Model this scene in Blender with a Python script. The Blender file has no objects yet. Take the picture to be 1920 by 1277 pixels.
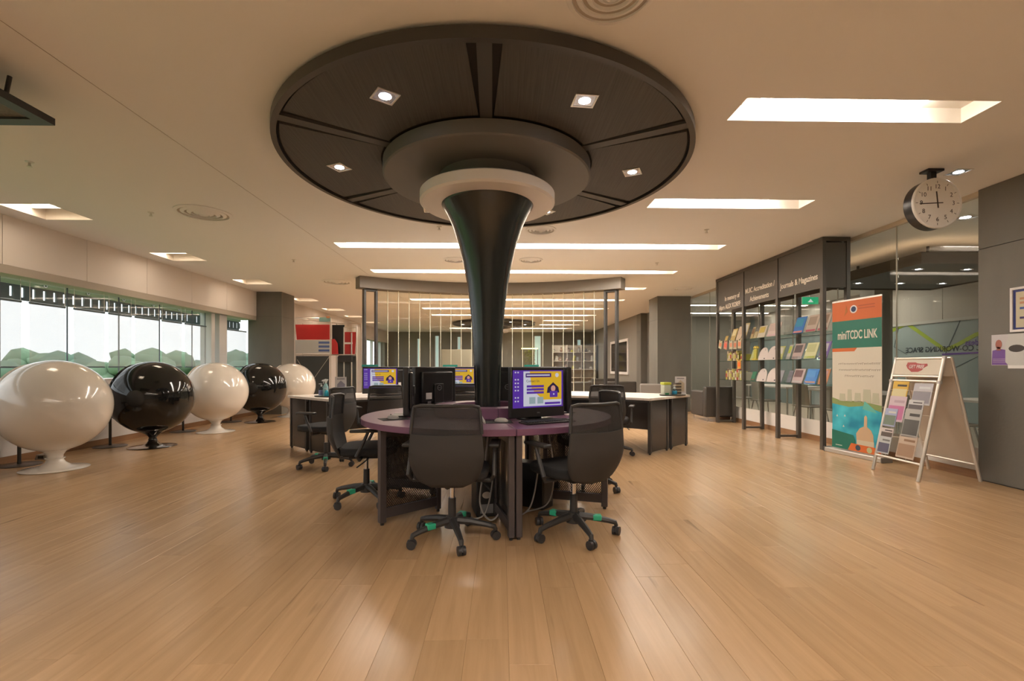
import bpy, bmesh, math, random
from mathutils import Vector, Matrix
random.seed(7)
PI = math.pi
SC = bpy.context.scene
COL = SC.collection

# ------------------------------------------------------------------ camera
H = 1.16                                    # eye height
F_PX = 892.0
cam_d = bpy.data.cameras.new('camera')
cam_d.sensor_width = 36.0
cam_d.lens = 36.0 * F_PX / 1920.0
cam_d.shift_y = 48.5 / 1920.0
cam_d.clip_start = 0.05
cam_d.clip_end = 300
cam = bpy.data.objects.new('camera', cam_d)
COL.objects.link(cam)
cam.location = (0, 0, H)
cam.rotation_euler = (PI / 2, 0, -math.atan(20.0 / F_PX))
SC.camera = cam

# ------------------------------------------------------------------ world, exposure
W = bpy.data.worlds.new('overcast_sky')
SC.world = W
W.use_nodes = True
bg = W.node_tree.nodes['Background']
bg.inputs['Color'].default_value = (0.95, 0.97, 1.0, 1)
bg.inputs['Strength'].default_value = 1.9
SC.view_settings.view_transform = 'Standard'
SC.view_settings.look = 'None'
SC.view_settings.gamma = 1.0
SC.view_settings.use_curve_mapping = False
SC.view_settings.exposure = 0.0
LAMP = (1.0, 0.905, 0.81)                    # warm tubes of the ceiling strips
STRIP_E = 29.0
SQUARE_E = 12.0
SPOT_E = 20.0
CZ = 2.96                                   # ceiling height
XL, XG = -5.9, 4.93                         # window wall, glass wall
Y0, Y1 = -4.0, 25.0
# ------------------------------------------------------------------ materials
MATS = {}
def sr(r, g, b):
    f = lambda c: (c / 12.92 if c <= 0.04045 else ((c + 0.055) / 1.055) ** 2.4)
    return (f(r / 255), f(g / 255), f(b / 255))
def mat(name, col, rough=0.5, metal=0.0, spec=0.5, coat=0.0, emit=None, estr=0.0, alpha=1.0, noise=None, bump=0.0, bscale=40):
    if name in MATS: return MATS[name]
    m = bpy.data.materials.new(name); m.use_nodes = True
    nt = m.node_tree; b = nt.nodes['Principled BSDF']
    b.inputs['Base Color'].default_value = (*col, 1)
    b.inputs['Roughness'].default_value = rough
    b.inputs['Metallic'].default_value = metal
    b.inputs['Specular IOR Level'].default_value = spec
    b.inputs['Coat Weight'].default_value = coat
    b.inputs['Coat Roughness'].default_value = 0.05
    b.inputs['Alpha'].default_value = alpha
    if emit:
        b.inputs['Emission Color'].default_value = (*emit, 1)
        b.inputs['Emission Strength'].default_value = estr
    if noise:                                # (scale xyz, amount)
        sc, amt = noise
        tc = nt.nodes.new('ShaderNodeTexCoord'); mp = nt.nodes.new('ShaderNodeMapping')
        mp.inputs['Scale'].default_value = sc
        nz = nt.nodes.new('ShaderNodeTexNoise'); nz.inputs['Scale'].default_value = 1.0; nz.inputs['Detail'].default_value = 4
        rp = nt.nodes.new('ShaderNodeMapRange')
        rp.inputs['To Min'].default_value = 1 - amt; rp.inputs['To Max'].default_value = 1 + amt
        mx = nt.nodes.new('ShaderNodeVectorMath'); mx.operation = 'SCALE'
        mx.inputs[0].default_value = col
        nt.links.new(tc.outputs['Object'], mp.inputs['Vector']); nt.links.new(mp.outputs[0], nz.inputs['Vector'])
        nt.links.new(nz.outputs['Fac'], rp.inputs['Value']); nt.links.new(rp.outputs[0], mx.inputs['Scale'])
        nt.links.new(mx.outputs[0], b.inputs['Base Color'])
    if bump:
        nz2 = nt.nodes.new('ShaderNodeTexNoise'); nz2.inputs['Scale'].default_value = bscale
        tc2 = nt.nodes.new('ShaderNodeTexCoord'); bp = nt.nodes.new('ShaderNodeBump')
        bp.inputs['Strength'].default_value = bump; bp.inputs['Distance'].default_value = 0.01
        nt.links.new(tc2.outputs['Object'], nz2.inputs['Vector']); nt.links.new(nz2.outputs['Fac'], bp.inputs['Height'])
        nt.links.new(bp.outputs[0], b.inputs['Normal'])
    MATS[name] = m
    return m
def glass(name, tint=(1, 1, 1), ior=1.45, refl=1.0):
    if name in MATS: return MATS[name]
    m = bpy.data.materials.new(name); m.use_nodes = True; nt = m.node_tree
    nt.nodes.remove(nt.nodes['Principled BSDF']); out = nt.nodes['Material Output']
    t = nt.nodes.new('ShaderNodeBsdfTransparent'); t.inputs['Color'].default_value = (*tint, 1)
    g = nt.nodes.new('ShaderNodeBsdfGlossy'); g.inputs['Roughness'].default_value = 0.0
    fr = nt.nodes.new('ShaderNodeFresnel'); fr.inputs['IOR'].default_value = ior
    mu = nt.nodes.new('ShaderNodeMath'); mu.operation = 'MULTIPLY'; mu.inputs[1].default_value = refl
    mx = nt.nodes.new('ShaderNodeMixShader')
    ge = nt.nodes.new('ShaderNodeNewGeometry'); inv = nt.nodes.new('ShaderNodeMath'); inv.operation = 'SUBTRACT'; inv.inputs[0].default_value = refl
    sc_ = nt.nodes.new('ShaderNodeMath'); sc_.operation = 'MULTIPLY'; sc_.inputs[1].default_value = refl   # only the outer skin of a pane mirrors
    nt.links.new(ge.outputs['Backfacing'], sc_.inputs[0]); nt.links.new(sc_.outputs[0], inv.inputs[1]); nt.links.new(inv.outputs[0], mu.inputs[1])
    nt.links.new(fr.outputs[0], mu.inputs[0]); nt.links.new(mu.outputs[0], mx.inputs[0])
    nt.links.new(t.outputs[0], mx.inputs[1]); nt.links.new(g.outputs[0], mx.inputs[2]); nt.links.new(mx.outputs[0], out.inputs[0])
    MATS[name] = m
    return m
def sheer(name, col, see):                    # woven stuff one sees through
    if name in MATS: return MATS[name]
    m = bpy.data.materials.new(name); m.use_nodes = True; nt = m.node_tree
    b = nt.nodes['Principled BSDF']; out = nt.nodes['Material Output']
    b.inputs['Base Color'].default_value = (*col, 1); b.inputs['Roughness'].default_value = 0.7
    t = nt.nodes.new('ShaderNodeBsdfTransparent'); mx = nt.nodes.new('ShaderNodeMixShader'); mx.inputs[0].default_value = see
    nt.links.new(b.outputs[0], mx.inputs[1]); nt.links.new(t.outputs[0], mx.inputs[2]); nt.links.new(mx.outputs[0], out.inputs[0])
    MATS[name] = m
    return m
def perforated(name, col, cell, hole, rough=0.45):   # expanded metal: diamond holes in the local X-Z plane
    if name in MATS: return MATS[name]
    m = bpy.data.materials.new(name); m.use_nodes = True; nt = m.node_tree; L = nt.links.new
    b = nt.nodes['Principled BSDF']; out = nt.nodes['Material Output']
    b.inputs['Base Color'].default_value = (*col, 1); b.inputs['Roughness'].default_value = rough; b.inputs['Metallic'].default_value = 0.3
    tc = nt.nodes.new('ShaderNodeTexCoord'); sp = nt.nodes.new('ShaderNodeSeparateXYZ'); L(tc.outputs['Object'], sp.inputs[0])
    def M(op, a, b_=None):
        n = nt.nodes.new('ShaderNodeMath'); n.operation = op
        for i, v in enumerate((a, b_)):
            if v is None: continue
            if isinstance(v, (int, float)): n.inputs[i].default_value = v
            else: L(v, n.inputs[i])
        return n.outputs[0]
    u = M('DIVIDE', sp.outputs['X'], cell[0]); v = M('DIVIDE', sp.outputs['Z'], cell[1])
    p = M('ADD', u, v); q = M('SUBTRACT', u, v)
    ap = M('ABSOLUTE', M('SUBTRACT', M('FRACT', p), 0.5)); aq = M('ABSOLUTE', M('SUBTRACT', M('FRACT', q), 0.5))
    inside = M('LESS_THAN', M('MAXIMUM', ap, aq), hole)
    t = nt.nodes.new('ShaderNodeBsdfTransparent'); mx = nt.nodes.new('ShaderNodeMixShader')
    L(inside, mx.inputs[0]); L(b.outputs[0], mx.inputs[1]); L(t.outputs[0], mx.inputs[2]); L(mx.outputs[0], out.inputs[0])
    MATS[name] = m
    return m
def plank_mat():
    m = bpy.data.materials.new('oak_laminate'); m.use_nodes = True; nt = m.node_tree; L = nt.links.new
    b = nt.nodes['Principled BSDF']
    tc = nt.nodes.new('ShaderNodeTexCoord'); oi = nt.nodes.new('ShaderNodeObjectInfo'); ge = nt.nodes.new('ShaderNodeNewGeometry')
    ad = nt.nodes.new('ShaderNodeMath'); ad.operation = 'ADD'; L(oi.outputs['Random'], ad.inputs[0]); L(ge.outputs['Random Per Island'], ad.inputs[1])
    wn = nt.nodes.new('ShaderNodeTexWhiteNoise'); wn.noise_dimensions = '1D'; L(ad.outputs[0], wn.inputs['W'])
    sc = nt.nodes.new('ShaderNodeVectorMath'); sc.operation = 'SCALE'; sc.inputs['Scale'].default_value = 37.0; L(wn.outputs['Color'], sc.inputs[0])
    va = nt.nodes.new('ShaderNodeVectorMath'); va.operation = 'ADD'; L(tc.outputs['Object'], va.inputs[0]); L(sc.outputs[0], va.inputs[1])
    mp = nt.nodes.new('ShaderNodeMapping'); mp.inputs['Scale'].default_value = (20, 1.1, 1); L(va.outputs[0], mp.inputs[0])
    nz = nt.nodes.new('ShaderNodeTexNoise'); nz.inputs['Scale'].default_value = 1.0; nz.inputs['Detail'].default_value = 6; nz.inputs['Roughness'].default_value = 0.62
    nz.inputs['Distortion'].default_value = 0.6; L(mp.outputs[0], nz.inputs[0])
    cr = nt.nodes.new('ShaderNodeValToRGB')
    e = cr.color_ramp.elements
    e[0].position = 0.25; e[0].color = (*FLOOR_D, 1); e[1].position = 0.80; e[1].color = (*FLOOR_L, 1)
    L(nz.outputs['Fac'], cr.inputs[0])
    tone = nt.nodes.new('ShaderNodeMapRange'); tone.inputs['To Min'].default_value = 0.93; tone.inputs['To Max'].default_value = 1.06; L(wn.outputs['Value'], tone.inputs['Value'])
    mp2 = nt.nodes.new('ShaderNodeMapping'); mp2.inputs['Scale'].default_value = (30, 2.6, 1); L(va.outputs[0], mp2.inputs[0])
    nz2 = nt.nodes.new('ShaderNodeTexNoise'); nz2.inputs['Scale'].default_value = 0.45; nz2.inputs['Detail'].default_value = 2; L(mp2.outputs[0], nz2.inputs[0])
    crack = nt.nodes.new('ShaderNodeMapRange'); crack.inputs['From Min'].default_value = 0.70; crack.inputs['From Max'].default_value = 0.78
    crack.inputs['To Min'].default_value = 1.0; crack.inputs['To Max'].default_value = 0.62; L(nz2.outputs['Fac'], crack.inputs['Value'])
    mu = nt.nodes.new('ShaderNodeMath'); mu.operation = 'MULTIPLY'; L(tone.outputs[0], mu.inputs[0]); L(crack.outputs[0], mu.inputs[1])
    ss = nt.nodes.new('ShaderNodeVectorMath'); ss.operation = 'SCALE'; L(cr.outputs[0], ss.inputs[0]); L(mu.outputs[0], ss.inputs['Scale'])
    L(ss.outputs[0], b.inputs['Base Color'])
    rr = nt.nodes.new('ShaderNodeMapRange'); rr.inputs['To Min'].default_value = 0.20; rr.inputs['To Max'].default_value = 0.27; L(nz.outputs['Fac'], rr.inputs['Value'])
    L(rr.outputs[0], b.inputs['Roughness'])
    bp = nt.nodes.new('ShaderNodeBump'); bp.inputs['Strength'].default_value = 0.05; bp.inputs['Distance'].default_value = 0.001
    L(nz.outputs['Fac'], bp.inputs['Height']); L(bp.outputs[0], b.inputs['Normal'])
    b.inputs['Specular IOR Level'].default_value = 0.42
    return m
FLOOR_D, FLOOR_L = (0.40, 0.250, 0.130), (0.53, 0.343, 0.188)

# ------------------------------------------------------------------ mesh helpers
class MB:
    def __init__(s): s.v = []; s.f = []
    def add(s, vs, fs):
        o = len(s.v); s.v += [tuple(v) for v in vs]; s.f += [tuple(i + o for i in f) for f in fs]; return s
    def box(s, x0, x1, y0, y1, z0, z1):
        return s.add([(x0, y0, z0), (x1, y0, z0), (x1, y1, z0), (x0, y1, z0), (x0, y0, z1), (x1, y0, z1), (x1, y1, z1), (x0, y1, z1)],
                     [(0, 3, 2, 1), (4, 5, 6, 7), (0, 1, 5, 4), (1, 2, 6, 5), (2, 3, 7, 6), (3, 0, 4, 7)])
    def obox(s, c, sx, sy, sz, M):
        vs = [Vector(c) + M @ Vector((a * sx / 2, b * sy / 2, d * sz / 2)) for d in (-1, 1) for b in (-1, 1) for a in (-1, 1)]
        return s.add(vs, [(0, 2, 3, 1), (4, 5, 7, 6), (0, 1, 5, 4), (1, 3, 7, 5), (3, 2, 6, 7), (2, 0, 4, 6)])
    def bar(s, p0, p1, w, h, up=(0, 0, 1)):
        p0, p1 = Vector(p0), Vector(p1); d = (p1 - p0); L = d.length; d.normalize()
        up = Vector(up)
        if abs(d.dot(up)) > 0.98: up = Vector((0, 1, 0))
        x = d.cross(up).normalized(); z = x.cross(d).normalized()
        M = Matrix((x, d, z)).transposed()
        return s.obox((p0 + p1) / 2, w, L, h, M)
    def cyl(s, p0, p1, r0, r1=None, n=16, caps=True):
        r1 = r0 if r1 is None else r1
        p0, p1 = Vector(p0), Vector(p1); d = (p1 - p0).normalized()
        a = d.orthogonal().normalized(); b = d.cross(a)
        vs = []
        for p, r in ((p0, r0), (p1, r1)):
            for i in range(n):
                t = 2 * PI * i / n; vs.append(p + a * math.cos(t) * r + b * math.sin(t) * r)
        fs = [(i, (i + 1) % n, n + (i + 1) % n, n + i) for i in range(n)]
        if caps: fs += [tuple(range(n - 1, -1, -1)), tuple(range(n, 2 * n))]
        return s.add(vs, fs)
    def tube(s, pts, r, n=8, closed=False):
        P = [Vector(p) for p in pts]; m = len(P); vs = []; prev = None
        for i, p in enumerate(P):
            a = P[(i - 1) % m] if (closed or i > 0) else p
            b = P[(i + 1) % m] if (closed or i < m - 1) else p
            d = (b - a).normalized()
            u = d.orthogonal().normalized() if prev is None else (prev - d * prev.dot(d)).normalized()
            prev = u; w = d.cross(u)
            rr = r[i] if isinstance(r, (list, tuple)) else r
            for k in range(n):
                t = 2 * PI * k / n; vs.append(p + u * math.cos(t) * rr + w * math.sin(t) * rr)
        fs = []
        for i in range(m if closed else m - 1):
            j = (i + 1) % m
            for k in range(n): fs.append((i * n + k, i * n + (k + 1) % n, j * n + (k + 1) % n, j * n + k))
        if not closed: fs += [tuple(range(n - 1, -1, -1)), tuple(range((m - 1) * n, m * n))]
        return s.add(vs, fs)
    def lathe(s, prof, n=48, c=(0, 0, 0), close=False):       # prof: (r, z)
        vs = []; fs = []; m = len(prof)
        for r, z in prof:
            for k in range(n):
                t = 2 * PI * k / n; vs.append((c[0] + r * math.cos(t), c[1] + r * math.sin(t), c[2] + z))
        for i in range(m if close else m - 1):
            j = (i + 1) % m
            for k in range(n): fs.append((i * n + k, i * n + (k + 1) % n, j * n + (k + 1) % n, j * n + k))
        if not close:
            if prof[0][0] > 1e-5: fs.append(tuple(range(n - 1, -1, -1)))
            if prof[-1][0] > 1e-5: fs.append(tuple(range((m - 1) * n, m * n)))
        return s.add(vs, fs)
    def prism(s, poly, z0, z1):                # polygon in XY
        n = len(poly)
        vs = [(x, y, z0) for x, y in poly] + [(x, y, z1) for x, y in poly]
        return s.add(vs, [tuple(range(n - 1, -1, -1)), tuple(range(n, 2 * n))] + [(i, (i + 1) % n, n + (i + 1) % n, n + i) for i in range(n)])
    def plate(s, poly, y0, y1):                # polygon in XZ
        n = len(poly)
        vs = [(x, y0, z) for x, z in poly] + [(x, y1, z) for x, z in poly]
        return s.add(vs, [tuple(range(n)), tuple(range(2 * n - 1, n - 1, -1))] + [(i, n + i, n + (i + 1) % n, (i + 1) % n) for i in range(n)])
    def sector(s, r0, r1, a0, a1, z0, z1, n=24):
        vs = []; fs = []
        for i in range(n + 1):
            t = math.radians(a0 + (a1 - a0) * i / n); c, q = math.cos(t), math.sin(t)
            vs += [(r0 * c, r0 * q, z0), (r1 * c, r1 * q, z0), (r1 * c, r1 * q, z1), (r0 * c, r0 * q, z1)]
        for i in range(n):
            a, b = 4 * i, 4 * i + 4
            for k in range(4): fs.append((a + k, b + k, b + (k + 1) % 4, a + (k + 1) % 4))
        if abs(a1 - a0) < 359.9: fs += [(0, 1, 2, 3), (4 * n + 3, 4 * n + 2, 4 * n + 1, 4 * n)]
        return s.add(vs, fs)
    def mesh(s, name, m=None, smooth=False, ang=35):
        me = bpy.data.meshes.new(name); me.from_pydata(s.v, [], s.f); me.validate()
        bm = bmesh.new(); bm.from_mesh(me); bmesh.ops.recalc_face_normals(bm, faces=bm.faces); bm.to_mesh(me); bm.free()
        if m: me.materials.append(m)
        if smooth:
            for p in me.polygons: p.use_smooth = True
            me.set_sharp_from_angle(angle=math.radians(ang))
        return me
    def build(s, name, m, parent=None, smooth=False, bevel=0, seg=2, ang=35):
        o = bpy.data.objects.new(name, s.mesh(name, m, smooth or bevel > 0, ang)); COL.objects.link(o)
        if parent: o.parent = parent
        if bevel:
            b = o.modifiers.new('bevel', 'BEVEL'); b.width = bevel; b.segments = seg; b.limit_method = 'ANGLE'; b.angle_limit = math.radians(40)
        return o
def box(*a): return MB().box(*a)
def tag(o, label, cat, group=None, kind=None):
    o['label'] = label
    if cat: o['category'] = cat
    if group: o['group'] = group
    if kind: o['kind'] = kind
    return o
def struct(o, label=None):
    o['kind'] = 'structure'
    if label: o['label'] = label
    return o
def thing(name, label, cat, loc=(0, 0, 0), rz=0, group=None):
    o = bpy.data.objects.new(name, None); COL.objects.link(o)
    o.location = loc; o.rotation_euler = (0, 0, rz); o.empty_display_size = 0.1
    return tag(o, label, cat, group)
def copy_tree(o, parent=None):
    c = o.copy(); COL.objects.link(c)
    if parent: c.parent = parent
    for ch in list(o.children): copy_tree(ch, c)
    return c
def dup(o, loc, rz, label, group=None):
    c = copy_tree(o); c.location = loc; c.rotation_euler = (0, 0, rz); c['label'] = label
    if group: c['group'] = group
    return c
def text(name, body, size, m, parent, loc, rot=(PI / 2, 0, 0), align='LEFT', ext=0.001, sx=1.0, spacing=1.0, offset=0.0):
    cu = bpy.data.curves.new('t', 'FONT'); cu.body = body; cu.size = size; cu.align_x = align; cu.align_y = 'CENTER'
    cu.extrude = ext; cu.resolution_u = 3; cu.space_character = spacing; cu.offset = offset
    t = bpy.data.objects.new('t', cu); COL.objects.link(t)
    dg = bpy.context.evaluated_depsgraph_get(); me = bpy.data.meshes.new_from_object(t.evaluated_get(dg)); me.name = name
    bpy.data.objects.remove(t); bpy.data.curves.remove(cu)
    me.materials.clear(); me.materials.append(m)
    o = bpy.data.objects.new(name, me); COL.objects.link(o); o.location = loc; o.rotation_euler = rot; o.scale = (sx, 1, 1)
    if parent: o.parent = parent
    return o
def disc2(cx, cz, rx, rz, n=24): return [(cx + rx * math.cos(2 * PI * i / n), cz + rz * math.sin(2 * PI * i / n)) for i in range(n)]
def rect2(x0, x1, z0, z1): return [(x0, z0), (x1, z0), (x1, z1), (x0, z1)]

# common materials
WHITE = mat('ceiling_paint', (0.83, 0.825, 0.815), 0.7)
RECESS = mat('recess_white', (0.85, 0.80, 0.72), 0.6)
PANEL = mat('pale_wall_panel', (0.71, 0.67, 0.645), 0.55)
CONC = mat('concrete_cladding', (0.150, 0.143, 0.122), 0.6, noise=((2.5, 2.5, 0.8), 0.28), bump=0.1)
GREYWALL = mat('grey_wall', (0.24, 0.225, 0.195), 0.7)
DKGREY = mat('charcoal_metal', (0.045, 0.042, 0.040), 0.4)
STEEL = mat('dark_bronze_steel', (0.075, 0.066, 0.055), 0.4)
BLACK = mat('black_plastic', (0.02, 0.02, 0.02), 0.45)
CHROME = mat('chrome', (0.75, 0.75, 0.75), 0.15, 1.0)
ALU = mat('aluminium', (0.70, 0.68, 0.64), 0.35, 0.85)
WOODBASE = mat('brown_baseboard', (0.27, 0.14, 0.065), 0.5, noise=((3, 3, 40), 0.25))
PAPER = mat('paper_white', (0.78, 0.76, 0.74), 0.7)
GLASS = glass('clear_glass', (0.95, 0.97, 0.96))
GLASSG = glass('window_glass', (0.955, 0.97, 0.965))
ACRYL = glass('acrylic', (0.93, 0.95, 0.95))
TUBE_E = mat('strip_lamp', (1, 1, 1), 0.5, emit=LAMP, estr=STRIP_E)
SQ_E = mat('square_lamp', (1, 1, 1), 0.5, emit=(1.0, 0.80, 0.60), estr=SQUARE_E)
SPOT = mat('downlight_lamp', (1, 1, 1), 0.4, emit=(0.92, 0.94, 1.0), estr=SPOT_E)

# ================================================================== STRUCTURE
# ---- floor: every plank near enough to be told apart is its own piece
OAK = plank_mat()
floor = struct(box(-6.3, 9.3, Y0 - 0.2, Y1 + 0.2, -0.12, -0.012).build('floor', mat('subfloor', (0.12, 0.085, 0.055), 0.8)), 'glossy pale oak laminate plank floor')
PW, PL_, G = 0.178, 1.22, 0.0006
def plank_mb(w, l):
    a, b, c = w / 2 - G / 2, l / 2 - G / 2, 0.0008
    m = MB()
    m.add([(-a, -b, -0.012), (a, -b, -0.012), (a, b, -0.012), (-a, b, -0.012), (-a, -b, -c), (a, -b, -c), (a, b, -c), (-a, b, -c),
           (-a + c, -b + c, 0), (a - c, -b + c, 0), (a - c, b - c, 0), (-a + c, b - c, 0)],
          [(0, 1, 5, 4), (1, 2, 6, 5), (2, 3, 7, 6), (3, 0, 4, 7), (4, 5, 9, 8), (5, 6, 10, 9), (6, 7, 11, 10), (7, 4, 8, 11), (8, 9, 10, 11)])
    return m
cand, rest = [], []
nx = int(11.2 / PW) + 1
for i in range(nx):
    cx = -6.2 + PW * (i + 0.5); off = random.random() * PL_
    k = 0; y = Y0 - off
    while y < Y1:
        ya, yb = max(y, Y0), min(y + PL_, Y1); cy = (ya + yb) / 2
        full = (yb - ya) > PL_ - 1e-4
        ang = math.degrees(math.atan2(cx, max(cy, 0.01)))
        seen = full and yb > 1.9 and abs(ang - 1.3) < 49 and -5.95 < cx < 4.9
        (cand if seen else rest).append((math.hypot(cx, cy), cx, cy, yb - ya))
        y += PL_
cand.sort()
pme = plank_mb(PW, PL_).mesh('plank', OAK)
for d, cx, cy, l in cand[:300]:
    o = bpy.data.objects.new('plank', pme); COL.objects.link(o); o.location = (cx, cy, 0); o.parent = floor
fm = MB()
for d, cx, cy, l in cand[300:] + rest:
    if l < 0.02: continue
    q = plank_mb(PW, l); fm.add([(x + cx, y + cy, z) for x, y, z in q.v], q.f)
pf = fm.build('plank_field', OAK, floor); pf['kind'] = 'stuff'; pf['label'] = 'oak laminate planks farther off'
cwf = struct(box(4.98, 9.3, -1.0, 17.0, -0.012, 0.0).build('floor_coworking', mat('pale_vinyl', (0.45, 0.38, 0.30), 0.35)), 'pale floor of the room behind the glass')

# ---- ceiling with openings for the recessed lights
LONG = (-2.44, 3.34); SHORT = (1.65, 3.40)
STRIPS = [(-2.45, LONG), (-0.5, LONG), (3.30, SHORT), (5.22, SHORT), (7.12, LONG), (9.05, LONG), (10.97, LONG), (12.88, LONG), (14.82, LONG), (16.75, LONG),
          (18.68, SHORT), (20.60, SHORT), (22.50, LONG)]
SQUARES = [5.68, 7.95, 10.28, 12.98, 15.2, 17.3, 19.6]
SQX = -5.30
holes = [(x[0], x[1], y - 0.145, y + 0.145) for y, x in STRIPS] + [(SQX - 0.285, SQX + 0.285, y - 0.285, y + 0.285) for y in SQUARES]
holes += [(-2.609, -2.603, Y0, Y1)]
def pierced(x0, x1, y0, y1, z, holes):
    xs = sorted({x0, x1} | {v for h in holes for v in h[:2] if x0 < v < x1}); ys = sorted({y0, y1} | {v for h in holes for v in h[2:] if y0 < v < y1})
    m = MB(); idx = {}
    def vid(i, j):
        if (i, j) not in idx: idx[(i, j)] = len(m.v); m.v.append((xs[i], ys[j], z))
        return idx[(i, j)]
    for i in range(len(xs) - 1):
        for j in range(len(ys) - 1):
            cx, cy = (xs[i] + xs[i + 1]) / 2, (ys[j] + ys[j + 1]) / 2
            if any(h[0] < cx < h[1] and h[2] < cy < h[3] for h in holes): continue
            m.f.append((vid(i, j), vid(i, j + 1), vid(i + 1, j + 1), vid(i + 1, j)))
    return m
ceil = struct(pierced(-6.25, 9.3, Y0, Y1, CZ, holes).build('ceiling', WHITE), 'cream painted flat ceiling')
sl = MB(); sl.box(-6.25, 9.3, Y0, Y1, CZ + 0.16, CZ + 0.3); sl.build('ceiling_slab', WHITE, ceil)
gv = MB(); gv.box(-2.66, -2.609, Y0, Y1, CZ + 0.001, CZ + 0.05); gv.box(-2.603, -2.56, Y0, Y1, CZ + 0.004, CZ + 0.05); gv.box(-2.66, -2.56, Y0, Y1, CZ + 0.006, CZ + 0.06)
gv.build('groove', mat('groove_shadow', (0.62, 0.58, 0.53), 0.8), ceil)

# ---- left wall: sill wall, panels above the windows, reveal
struct(box(-6.25, XL, Y0, 21.0, 0.085, 0.95).build('wall_left', PANEL), 'pale wall below the long window')
struct(box(-6.25, XL - 0.002, 21.0, Y1, 0.085, 0.5).build('wall_left_end', PANEL))
struct(box(-6.25, XL + 0.012, Y0, Y1, 0, 0.085).build('baseboard_left', WOODBASE), 'brown baseboard under the long window')
wu = struct(box(-6.25, XL - 0.012, Y0, Y1, 2.37, CZ).build('wall_left_upper', mat('panel_backing', (0.3, 0.26, 0.23), 0.8)), 'pale panelled band above the window')
y = 5.76 - 1.15 * 8
while y < Y1:
    a, b = max(y, Y0), min(y + 1.15, Y1)
    if b - a > 0.05: box(XL - 0.012, XL, a + 0.004, b - 0.004, 2.372, CZ).build('wall_panel', PANEL, wu)
    y += 1.15
struct(box(-6.25, XL, Y0, 10.0, 2.27, 2.37).build('trim_1', mat('reveal_grey', (0.42, 0.38, 0.33), 0.6)))
struct(box(-6.25, XL, 10.0, 11.6, 2.27, 2.37).build('trim_2', MATS['reveal_grey']))
wb = struct(box(-6.25, XL, 12.2, 21.0, 0.95, 2.37).build('wall_left_back', PANEL), 'pale wall beyond the concrete column')
struct(box(-6.25, XL, 24.2, Y1, 0.5, 2.37).build('wall_left_corner', GREYWALL))
FRAME_W = mat('white_window_frame', (0.62, 0.62, 0.62), 0.4)
GREENRAIL = mat('green_rail', (0.30, 0.42, 0.25), 0.5)
SILL = mat('sill_stone', (0.62, 0.58, 0.55), 0.4)
struct(box(-6.3, XL + 0.02, Y0, 11.55, 0.95, 0.975).build('trim_3', SILL), 'pale window sill')
WX = -6.15
win = thing('window_1', 'long window of tall glass panes behind the ball chairs', 'window', (0, 0, 0)); struct(win); del win['category']
ys = [-4.0, -3.1, -2.2, -1.3, -0.4, 0.5, 1.4, 2.3, 3.2, 4.1, 5.0, 5.97, 6.88, 7.79, 8.70, 9.60, 10.02]
for a, b in zip(ys, ys[1:]):
    box(WX - 0.006, WX + 0.006, a + 0.004, b - 0.004, 0.975, 2.27).build('pane', GLASSG, win)
    box(WX - 0.008, WX + 0.008, b - 0.005, b + 0.005, 0.975, 2.27).build('pane_joint', mat('dark_seal', (0.10, 0.11, 0.14), 0.5), win)
mu = MB(); mu.box(-6.25, -6.02, 10.02, 10.14, 0.975, 2.27); mu.build('mullion', FRAME_W, win)
mu = MB(); mu.box(-6.25, -6.02, 10.30, 10.58, 0.975, 2.27); mu.build('mullion', FRAME_W, win)
box(WX - 0.006, WX + 0.006, 10.14, 10.30, 0.975, 2.27).build('pane', GLASSG, win)
box(WX - 0.006, WX + 0.006, 10.58, 11.58, 0.975, 2.27).build('pane', GLASSG, win)
win2 = thing('window_2', 'far window at the end of the left wall', None); struct(win2)
box(WX - 0.006, WX + 0.006, 21.0, 24.2, 0.5, 2.37).build('pane', GLASSG, win2)
for yy in (21.0, 22.6, 24.14): box(-6.2, -6.08, yy, yy + 0.06, 0.5, 2.37).build('frame_bar', FRAME_W, win2)
# slotted outer fascia above the blinds and the rail that carries it
ol = thing('slotted_sunshade', 'dark slotted sunshade band hanging outside the window head', 'sunshade', (0, 0, 0))
XO = -6.55
SLAT = mat('sunshade_slate', (0.105, 0.14, 0.155), 0.6)
box(XO, XO + 0.02, Y0, 12.0, 2.235, 2.262).build('top_rail', SLAT, ol)
box(XO, XO + 0.02, Y0, 12.0, 2.06, 2.10).build('bottom_rail', SLAT, ol)
sm = box(XO, XO + 0.02, -0.055, 0.055, 2.10, 2.235).mesh('slat', SLAT)
yy = 3.0
while yy < 12.0:
    o = bpy.data.objects.new('slat', sm); COL.objects.link(o); o.parent = ol; o.location = (0, yy, 0); yy += 0.155
box(XO - 0.06, XO + 0.06, Y0, 12.0, 2.262, 2.34).build('carrier_rail', GREENRAIL, ol)
for yy in (5.6, 6.25, 6.9, 7.6, 8.3, 9.0, 9.7):
    MB().lathe([(0.028, -0.01), (0.028, 0.01), (0.015, 0.01), (0.015, -0.01)], 16, close=True).build('rail_ring', CHROME, ol, True).matrix_local = Matrix.Translation((XO + 0.075, yy, 2.30)) @ Matrix.Rotation(PI / 2, 4, 'Y')
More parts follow.
